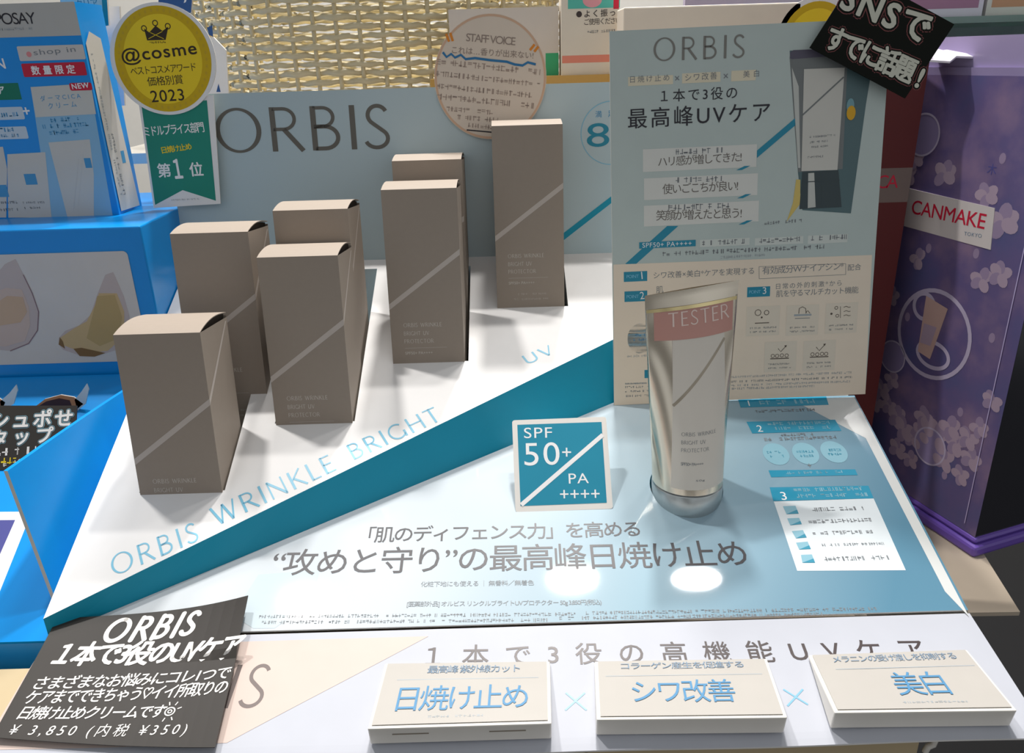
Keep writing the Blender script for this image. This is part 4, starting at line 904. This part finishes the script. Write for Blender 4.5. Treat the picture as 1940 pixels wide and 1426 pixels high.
# wicker basket
wb = thing('wicker_basket', 'cream woven wicker basket standing behind the back board', 'basket', (-115, 760, 300))
WK = mat('cream_wicker', (208, 196, 162), .4, .45, var=.1, scale=90)
EC, ERX, ERY = Vector((-118, 770, 0)), 165.0, 105.0
def epos(a, r=0): return Vector((EC.x + (ERX + r) * math.cos(a), EC.y + (ERY + r) * math.sin(a), 0))
NS = 58
s = Sheet(local)
for k in range(NS):
    a = 2 * math.pi * k / NS
    if math.sin(a) > .75: continue
    p = epos(a); tube(s, [Vector((p.x, p.y, z)) for z in (285, 330, 380, 430, 458)], 1.9, WK, 6)
s.build('stakes', wb, True)
s = Sheet(local); zr = 290.0; row = 0
while zr < 455:
    pts = []
    for i in range(NS * 4 + 1):
        a = 2 * math.pi * i / (NS * 4); ph = math.pi * (i / 4.0) + (math.pi if row % 2 else 0)
        p = epos(a, 2.8 * math.cos(ph)); pts.append(Vector((p.x, p.y, zr + .6 * math.sin(a * 7 + row) + .5 * math.sin(i * 1.7 + row * 3))))
    tube(s, pts, 2.45 + .25 * math.sin(row * 2.1), WK, 6); zr += 6.6; row += 1
s.build('woven_wall', wb, True)
s = Sheet(local); tube(s, [epos(2 * math.pi * i / 96) + Vector((0, 0, 459)) for i in range(97)], 4.5, WK, 8); s.build('rim', wb, True)
s = Sheet(local); nn = 48
s.raw([(epos(2 * math.pi * i / nn, -2) + Vector((0, 0, 287))) * MM for i in range(nn)], [tuple(range(nn))], WK); s.build('basket_base', wb)

# product pack with green and pink print, and the translucent pack beside it
s = Sheet(local); p_ = (44.3,640.0,329.4); q_ = (87.1,640.0,391.5)
boxm(s, p_[0], q_[0], 640, 667, p_[2], q_[2], mat('pack_white', (226, 218, 204), .5))
f_ = Sheet(lambda u, v, h=0: Vector((u, 640 - h, v)) * MM)
a_, b_ = (44.7,640.0,339.1), (80.3,640.0,344.3); f_.rect((a_[0], a_[2]), (b_[0], b_[2]), mat('pack_pink', (226, 140, 120), .5), 1)
a_, b_ = (49.1,640.0,376.1), (87.2,640.0,388.0); f_.rect((a_[0], a_[2]), (b_[0], b_[2]), mat('pack_teal', (90, 190, 176), .5), 1); a_ = (66.9,640.0,381.6); f_.ell((a_[0], a_[2]), 7, 5, mat('pack_rose', (230, 160, 170), .5), 2)
a_, b_ = (82.5,640.0,375.2), (86.5,640.0,388.0); f_.rect((a_[0], a_[2]), (b_[0], b_[2]), RED, 2)
a_ = (55.3,640.0,369.9); f_.text('●よく振って', (a_[0], a_[2], 35, 5.0, 1), BROWNI, 2, .01); a_ = (61.2,640.0,364.8); f_.text('ご使用ください', (a_[0], a_[2], 27, 4.4, 1), BROWNI, 2); a_ = (63.6,640.0,359.3); f_.fine((a_[0], a_[2], 20, 2, 1), GREYI, 2)
for M in f_.mats: s.mi(M)
k = len(s.v); s.v += f_.v
for f, fm in zip(f_.f, f_.fm): s.f.append(tuple(k + a for a in f)); s.fm.append(s.mats.index(f_.mats[fm]))
tag(s.build('product_pack'), 'white product pack with a pink stripe and teal top behind the back board', 'pack')
s = Sheet(local); p_ = (-39.4,650.0,331.5); q_ = (42.8,650.0,378.6); 
boxm(s, p_[0], q_[0], 650, 667, p_[2], q_[2], mat('pack_grey_white', (214, 206, 198), .4))
f_ = Sheet(lambda u, v, h=0: Vector((u, 650 - h, v)) * MM); a_, b_ = (32.8,650.0,330.6), (42.6,650.0,346.5); f_.rect((a_[0], a_[2]), (b_[0], b_[2]), mat('pack_green', (60, 170, 120), .5), 1)
k = len(s.v); s.mi(f_.mats[0]); s.v += f_.v
for f in f_.f: s.f.append(tuple(k + a for a in f)); s.fm.append(1)
tag(s.build('plain_pack'), 'pale plain pack with a green corner, behind the round staff card', 'pack')
# white carton behind the poster
s = Sheet(local); p_ = (84.4,600.0,320.7); q_ = (207.5,600.0,374.1); boxm(s, p_[0], q_[0], 600, 634, 300, q_[2], mat('rear_carton', (232, 220, 204), .6)); tag(s.build('rear_carton', bevel=1), 'plain cream carton standing behind the top of the poster', 'carton')
# a second award medal behind the poster
c_ = (219.3,600.0,351.0); s = Sheet(lambda u, v, h=0: Vector((u, 600 - h, v)) * MM)
s.slab([(c_[0] + 27 * math.cos(2 * math.pi * i / 48), c_[2] + 27 * math.sin(2 * math.pi * i / 48)) for i in range(48)], .8, GLOSSW, PAPER); s.ell((c_[0], c_[2]), 23.5, 23.5, GOLDD, 1); s.ell((c_[0], c_[2]), 19, 19, GOLD, 2)
tag(s.build('award_medal'), 'gold award medal just peeking over the top edge of the poster', 'tag')
# shelf with a gold edge, behind the back board: carries the basket and packs
s = Sheet(local); p_ = (32.4,636.0,327.6)
boxm(s, -55, 300, 636, 668, p_[2] - 4, p_[2] + 3.0, mat('gold_edge_shelf', (196, 158, 90), .35, metal=.3)); o = tag(s.build('rear_shelf'), 'gold edged shelf board behind the back board, carrying the white packs', 'shelf')
s = Sheet(local); boxm(s, -320, 24, 650, 900, 274, 282, mat('white_shelf', (214, 208, 196), .5)); tag(s.build('basket_shelf'), 'white shelf board carrying the wicker basket, hidden behind the back board', 'shelf')

# ================================================================== purple cosmetic display on the right
t = thing('purple_display', 'tall purple flowery cosmetics display stand at the right edge', 'display', (331, 560, 0))
PUR = mat('purple_plastic', (112, 84, 178), .25, .5)
pur_n = mat('purple_print', (116, 104, 156), .3, .5)
nt = pur_n.node_tree; mx = [n for n in nt.nodes if n.type == 'MIX'][0]; nz = [n for n in nt.nodes if n.type == 'TEX_NOISE'][0]
nz.inputs['Scale'].default_value = 22; nz.inputs['Detail'].default_value = 5
cr = nt.nodes.new('ShaderNodeValToRGB'); cr.color_ramp.elements[0].position = .3; cr.color_ramp.elements[1].position = .72
cr.color_ramp.elements[0].color = (lin(84), lin(90), lin(138), 1); cr.color_ramp.elements[1].color = (lin(146), lin(122), lin(150), 1)
e = cr.color_ramp.elements.new(.5); e.color = (lin(104), lin(92), lin(138), 1)
nt.links.new(nz.outputs['Fac'], cr.inputs[0]); nt.links.new(cr.outputs[0], nt.nodes['Principled BSDF'].inputs['Base Color'])
BZ = 14.0; TOPZ = 325.0
q = [(331, 483), (331 - .3 * 146, 483 + .954 * 146), (331 - .3 * 146 + .94 * 120, 483 + .954 * 146 + .34 * 120), (331 + .94 * 120, 483 + .34 * 120)]
s = Sheet(lambda u, v, h=0: Vector((u, v, h)) * MM)
def prism(s, q, z0, z1, M):
    n = len(q); vv = [Vector((a, b, z)) * MM for z in (z0, z1) for a, b in q]
    ar = sum(q[i - 1][0] * q[i][1] - q[i][0] * q[i - 1][1] for i in range(n))
    ff = [tuple(reversed(range(n))), tuple(range(n, 2 * n))] + [(i, (i + 1) % n, n + (i + 1) % n, n + i) for i in range(n)]
    if ar < 0: ff = [tuple(reversed(f)) for f in ff]
    s.raw(vv, ff, M)
def grow(q, d):
    cx, cy = sum(p[0] for p in q) / len(q), sum(p[1] for p in q) / len(q); return [(cx + (a - cx) * d, cy + (b - cy) * d) for a, b in q]
s = Sheet(local); prism(s, grow(q, 1.07), 0, 9, PUR); prism(s, grow(q, 1.03), 9, BZ, PUR); s.build('base', t, bevel=3)
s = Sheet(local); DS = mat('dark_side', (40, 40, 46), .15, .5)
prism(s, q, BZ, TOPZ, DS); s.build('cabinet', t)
s = Sheet(lambda u, v, h=0: fmap('purple')(u, v, h + .3))
s.slab([(-146, BZ), (0, BZ), (0, TOPZ), (-146, TOPZ)], .1, pur_n, None)
BUB = mat('bubble_line', (190, 180, 206), .35); BUF = mat('bubble_fill', (146, 134, 176), .35); PET = mat('petal', (156, 138, 168), .4); PET2 = mat('petal_pale', (176, 156, 176), .4)
def blossom(c, r, lay):
    for k in range(5):
        a = 2 * math.pi * k / 5 + random.random(); s.ell((c[0] + r * .5 * math.cos(a), c[1] + r * .5 * math.sin(a)), r * .55, r * .42, PET if k % 2 else PET2, lay + k * .3 + random.random() * .2, 12, math.degrees(a))
def bubble(c, rx, ry, lay=2, fill=True):
    if fill: s.ell(c, rx, ry, BUF, lay)
    s.ring(c, rx, ry, rx * .09, BUB, lay + 1)
for c, r in zip(((-111.0,268.3), (-82.7,260.4), (-116.1,256.4), (-45.5,251.2), (-29.8,236.6), (-125.3,223.8), (-93.4,198.1), (-36.8,196.0), (-23.8,202.8), (-113.0,164.5),
        (-108.4,86.1), (-88.0,71.4), (-59.9,79.2), (-38.5,84.3), (-16.3,69.3), (-47.6,58.2), (-69.3,61.4), (-99.4,98.8), (-15.4,94.7), (-9.8,117.3)),
        (8, 10, 9, 9, 12, 9, 8, 9, 9, 8, 10, 10, 11, 10, 9, 9, 9, 8, 8, 8)): blossom(c, r, 1)
for c, r in zip(((-112.1,75.2), (-97.6,76.5), (-79.9,64.8), (-62.9,68.9), (-46.6,72.0), (-30.7,75.1), (-21.9,83.5), (-63.1,82.2), (-37.7,58.6), (-22.0,53.4), (-82.6,45.8), (-68.2,43.5)),
        (9, 8, 11, 9, 12, 10, 9, 9, 10, 8, 9, 8)): blossom(c, r, 1)
for c in ((-39.1,275.6), (-44.9,212.4), (-94.2,152.9), (-19.9,159.9), (-32.5,99.6), (-35.0,46.7), (-85.4,207.6), (-116.8,209.3)): s.ell(c, 2.5, 3.5, PET, 1, 14)
bubble((-107.2,285.1), 15, 15); bubble((-68.2,147.1), 34, 34, 2, False); bubble((-102.2,117.9), 13, 13); bubble((-52.6,62.5), 15, 15)
s.ring((-80.2,165.2), 11, 11, 3, BUB, 4); s.ring((-64.9,132.1), 16, 11, 3, BUB, 4)
s.poly([(-79.9,173.4),(-59.0,169.2),(-66.5,128.2),(-78.8,130.3)], mat('printed_peach_tube', (200, 168, 160), .4), 5); s.poly([(-77.5,152.9),(-65.6,153.3),(-68.2,138.1),(-78.3,137.6)], PET2, 6)
k_ = (-45.7,267.6)
s.text('木', (k_[0] - 3, k_[1] - 3, 7, 7, 0), mat('print_blue_violet', (84, 84, 150), .4), 2)
s.build('flower_print', t)
s = Sheet(lambda u, v, h=0: fmap('purple')(u, v, h + .7))
st = [(-111.4,219.1), (-34.2,217.2), (-37.3,244.2), (-114.1,246.8)]
s.slab(st, .6, mat('sticker_white', (214, 206, 204), .35), None)
s.text('CANMAKE', (-106.3,229.4,64.2,9.94,0.08), RED, 2, .006); s.text('TOKYO', (-56.9,222.7,14.1,2.45,3.73), LG, 2)
s.build('brand_sticker', t)
# clear acrylic cover: front sheet edges, top slab
ACR = mat('acrylic_edge', (196, 184, 226), .12, .5, coat=.6)
s = Sheet(lambda u, v, h=0: fmap('purple')(u, v, h + .3))
for u in (-134, -10.5):
    s.rect((u, BZ + 6), (u + .7, TOPZ - 2), ACR, 8)
s.build('acrylic_edge', t)
s = Sheet(local); prism(s, q, TOPZ, TOPZ + 5, mat('acrylic_top', (150, 138, 178), .12, .5, coat=.6)); prism(s, grow(q, .97), TOPZ + 5, TOPZ + 24, mat('acrylic_lavender', (158, 146, 184), .15, .5)); s.build('acrylic_top', t)

# red display between the poster and the purple stand
s = Sheet(local); boxm(s, 222, 283, 562, 640, 0, 345, mat('red_carton', (92, 13, 11), .4, .5))
f_ = Sheet(lambda u, v, h=0: Vector((u, 562 - h, v)) * MM); a_, b_ = (238.6,562.0,242.0), (272.2,562.0,265.7); f_.rect((222, a_[2]), (283, b_[2]), mat('red_display_band', (122, 106, 100), .4), 1)
a_ = (259.5,562.0,252.0); f_.text('CA', (a_[0], a_[2], 15, 9, 0), RED, 2)
for M in f_.mats: s.mi(M)
k = len(s.v); s.v += f_.v
for f, fm in zip(f_.f, f_.fm): s.f.append(tuple(k + a for a in f)); s.fm.append(s.mats.index(f_.mats[fm]))
tag(s.build('red_display'), 'dark red display carton between the poster and the purple stand', 'display')

# pale shelf unit behind the purple stand, with goods on it
t = thing('glass_shelf', 'glass shelf unit with green tinted edges behind the purple stand', 'shelf', (420, 760, 0))
GLS = mat('glass_green_edge', (168, 204, 190), .1, .5, trans=.55)
for Y, y0, y1 in ((700, 36, 26), (690, 95, 80), (695, 72, 60)):
    pass
s = Sheet(local); z_ = (383.7,690.0,342.1)[2]; boxm(s, 300, 760, 690, 900, z_ - 4, z_, GLS); s.build('shelf_pane', t)
s = Sheet(local); z_ = (382.7,695.0,361.8)[2]; boxm(s, 300, 760, 695, 900, z_ - 2, z_ + 3, GLS); s.build('shelf_pane', t)
s = Sheet(local); boxm(s, 190, 760, 900, 910, 0, 640, mat('shelf_back_lavender', (186, 176, 200), .5)); s.build('back_panel', t)
s = Sheet(local); boxm(s, 316, 336, 880, 899, 0, 640, GLS); s.build('upright', t); s = Sheet(local); boxm(s, 730, 750, 880, 899, 0, 640, GLS); s.build('upright', t)
def pack(lab, x0, x1, Y, ytop, ybot, M, M2):
    a, b = (415.5,720.0,377.0), None
    s = Sheet(local); boxm(s, x0, x1, Y, Y + 40, ybot, ytop, M); f_ = Sheet(lambda u, v, h=0: Vector((u, Y - h, v)) * MM)
    f_.rect((x0 + 4, ybot + (ytop - ybot) * .15), (x1 - 4, ybot + (ytop - ybot) * .4), M2, 1); k = len(s.v); s.mi(M2); s.v += f_.v
    for f in f_.f: s.f.append(tuple(k + c for c in f)); s.fm.append(1)
    tag(s.build('cosmetic_pack'), lab, 'pack', 'packs on the glass shelf')
zs = (382.7,695.0,361.8)[2] + 3.2
pack('pale pack with a mauve band on the glass shelf, next to the tilted black card', 330, 400, 720, zs + 45, zs, mat('pack_lilac', (206, 196, 212), .4), mat('band_mauve', (158, 112, 140), .4))
pack('cream pack with an orange band on the glass shelf, second from the black card', 404, 452, 722, zs + 45, zs, mat('pack_cream', (206, 200, 196), .4), mat('band_orange', (190, 140, 110), .4))
pack('pale violet pack with a green band at the right end of the glass shelf', 456, 560, 724, zs + 45, zs, mat('pack_violet', (196, 188, 208), .4), mat('band_green', (120, 170, 150), .4))
# folded clear plastic leaf lying on top of the purple stand
s = Sheet(local); z_ = TOPZ + 24.2
lf = [(274.4,560.0,335.9), (291.4,552.0,334.2), (297.1,556.0,337.2), (321.1,560.0,335.9), (344.7,590.0,343.4), (307.3,600.0,344.5)]
zz = lambda p: Vector(p)
tl_ = [Vector((p[0], p[1], p[2])) * MM for p in lf]
s.raw(tl_ + [p - Vector((0, 0, .0012)) for p in tl_], [tuple(range(6)), tuple(reversed(range(6, 12)))] + [(i, 6 + i, 6 + (i + 1) % 6, (i + 1) % 6) for i in range(6)], mat('clear_leaf', (228, 222, 232), .2, .5))
tag(s.build('plastic_leaf'), 'notched white plastic leaf lying on top of the purple stand', 'sheet')

# carton under the flap and a loose tie beside it
t = thing('support_carton', 'plain beige carton under the front flap, at the bottom edge', 'carton', (-30, 320, 0))
s = Sheet(local); a_ = (172.9,258.0,61.6); boxm(s, -300, a_[0], 258, 309, -60, 74.0, mat('beige_carton', (190, 172, 138), .6)); s.build('carton_body', t, bevel=1)
s = Sheet(local); c_ = (25.0,258.0,66.5); boxm(s, c_[0] + 2, c_[0] + 3, 257.6, 258.2, -60, 74, mat('seam_brown', (140, 124, 98), .7)); s.build('seam', t)
s = Sheet(local); pc = [Vector(p) for p in ((178.6,262.0,53.3), (179.5,262.0,56.4), (181.6,262.0,57.5), (182.0,262.0,60.6), (182.5,262.0,63.1))]
tube(s, pc, 1.4, mat('white_tie', (220, 216, 208), .4)); tag(s.build('cable_tie', None, True), 'small white tie hanging below the right end of the front flap', 'tie')
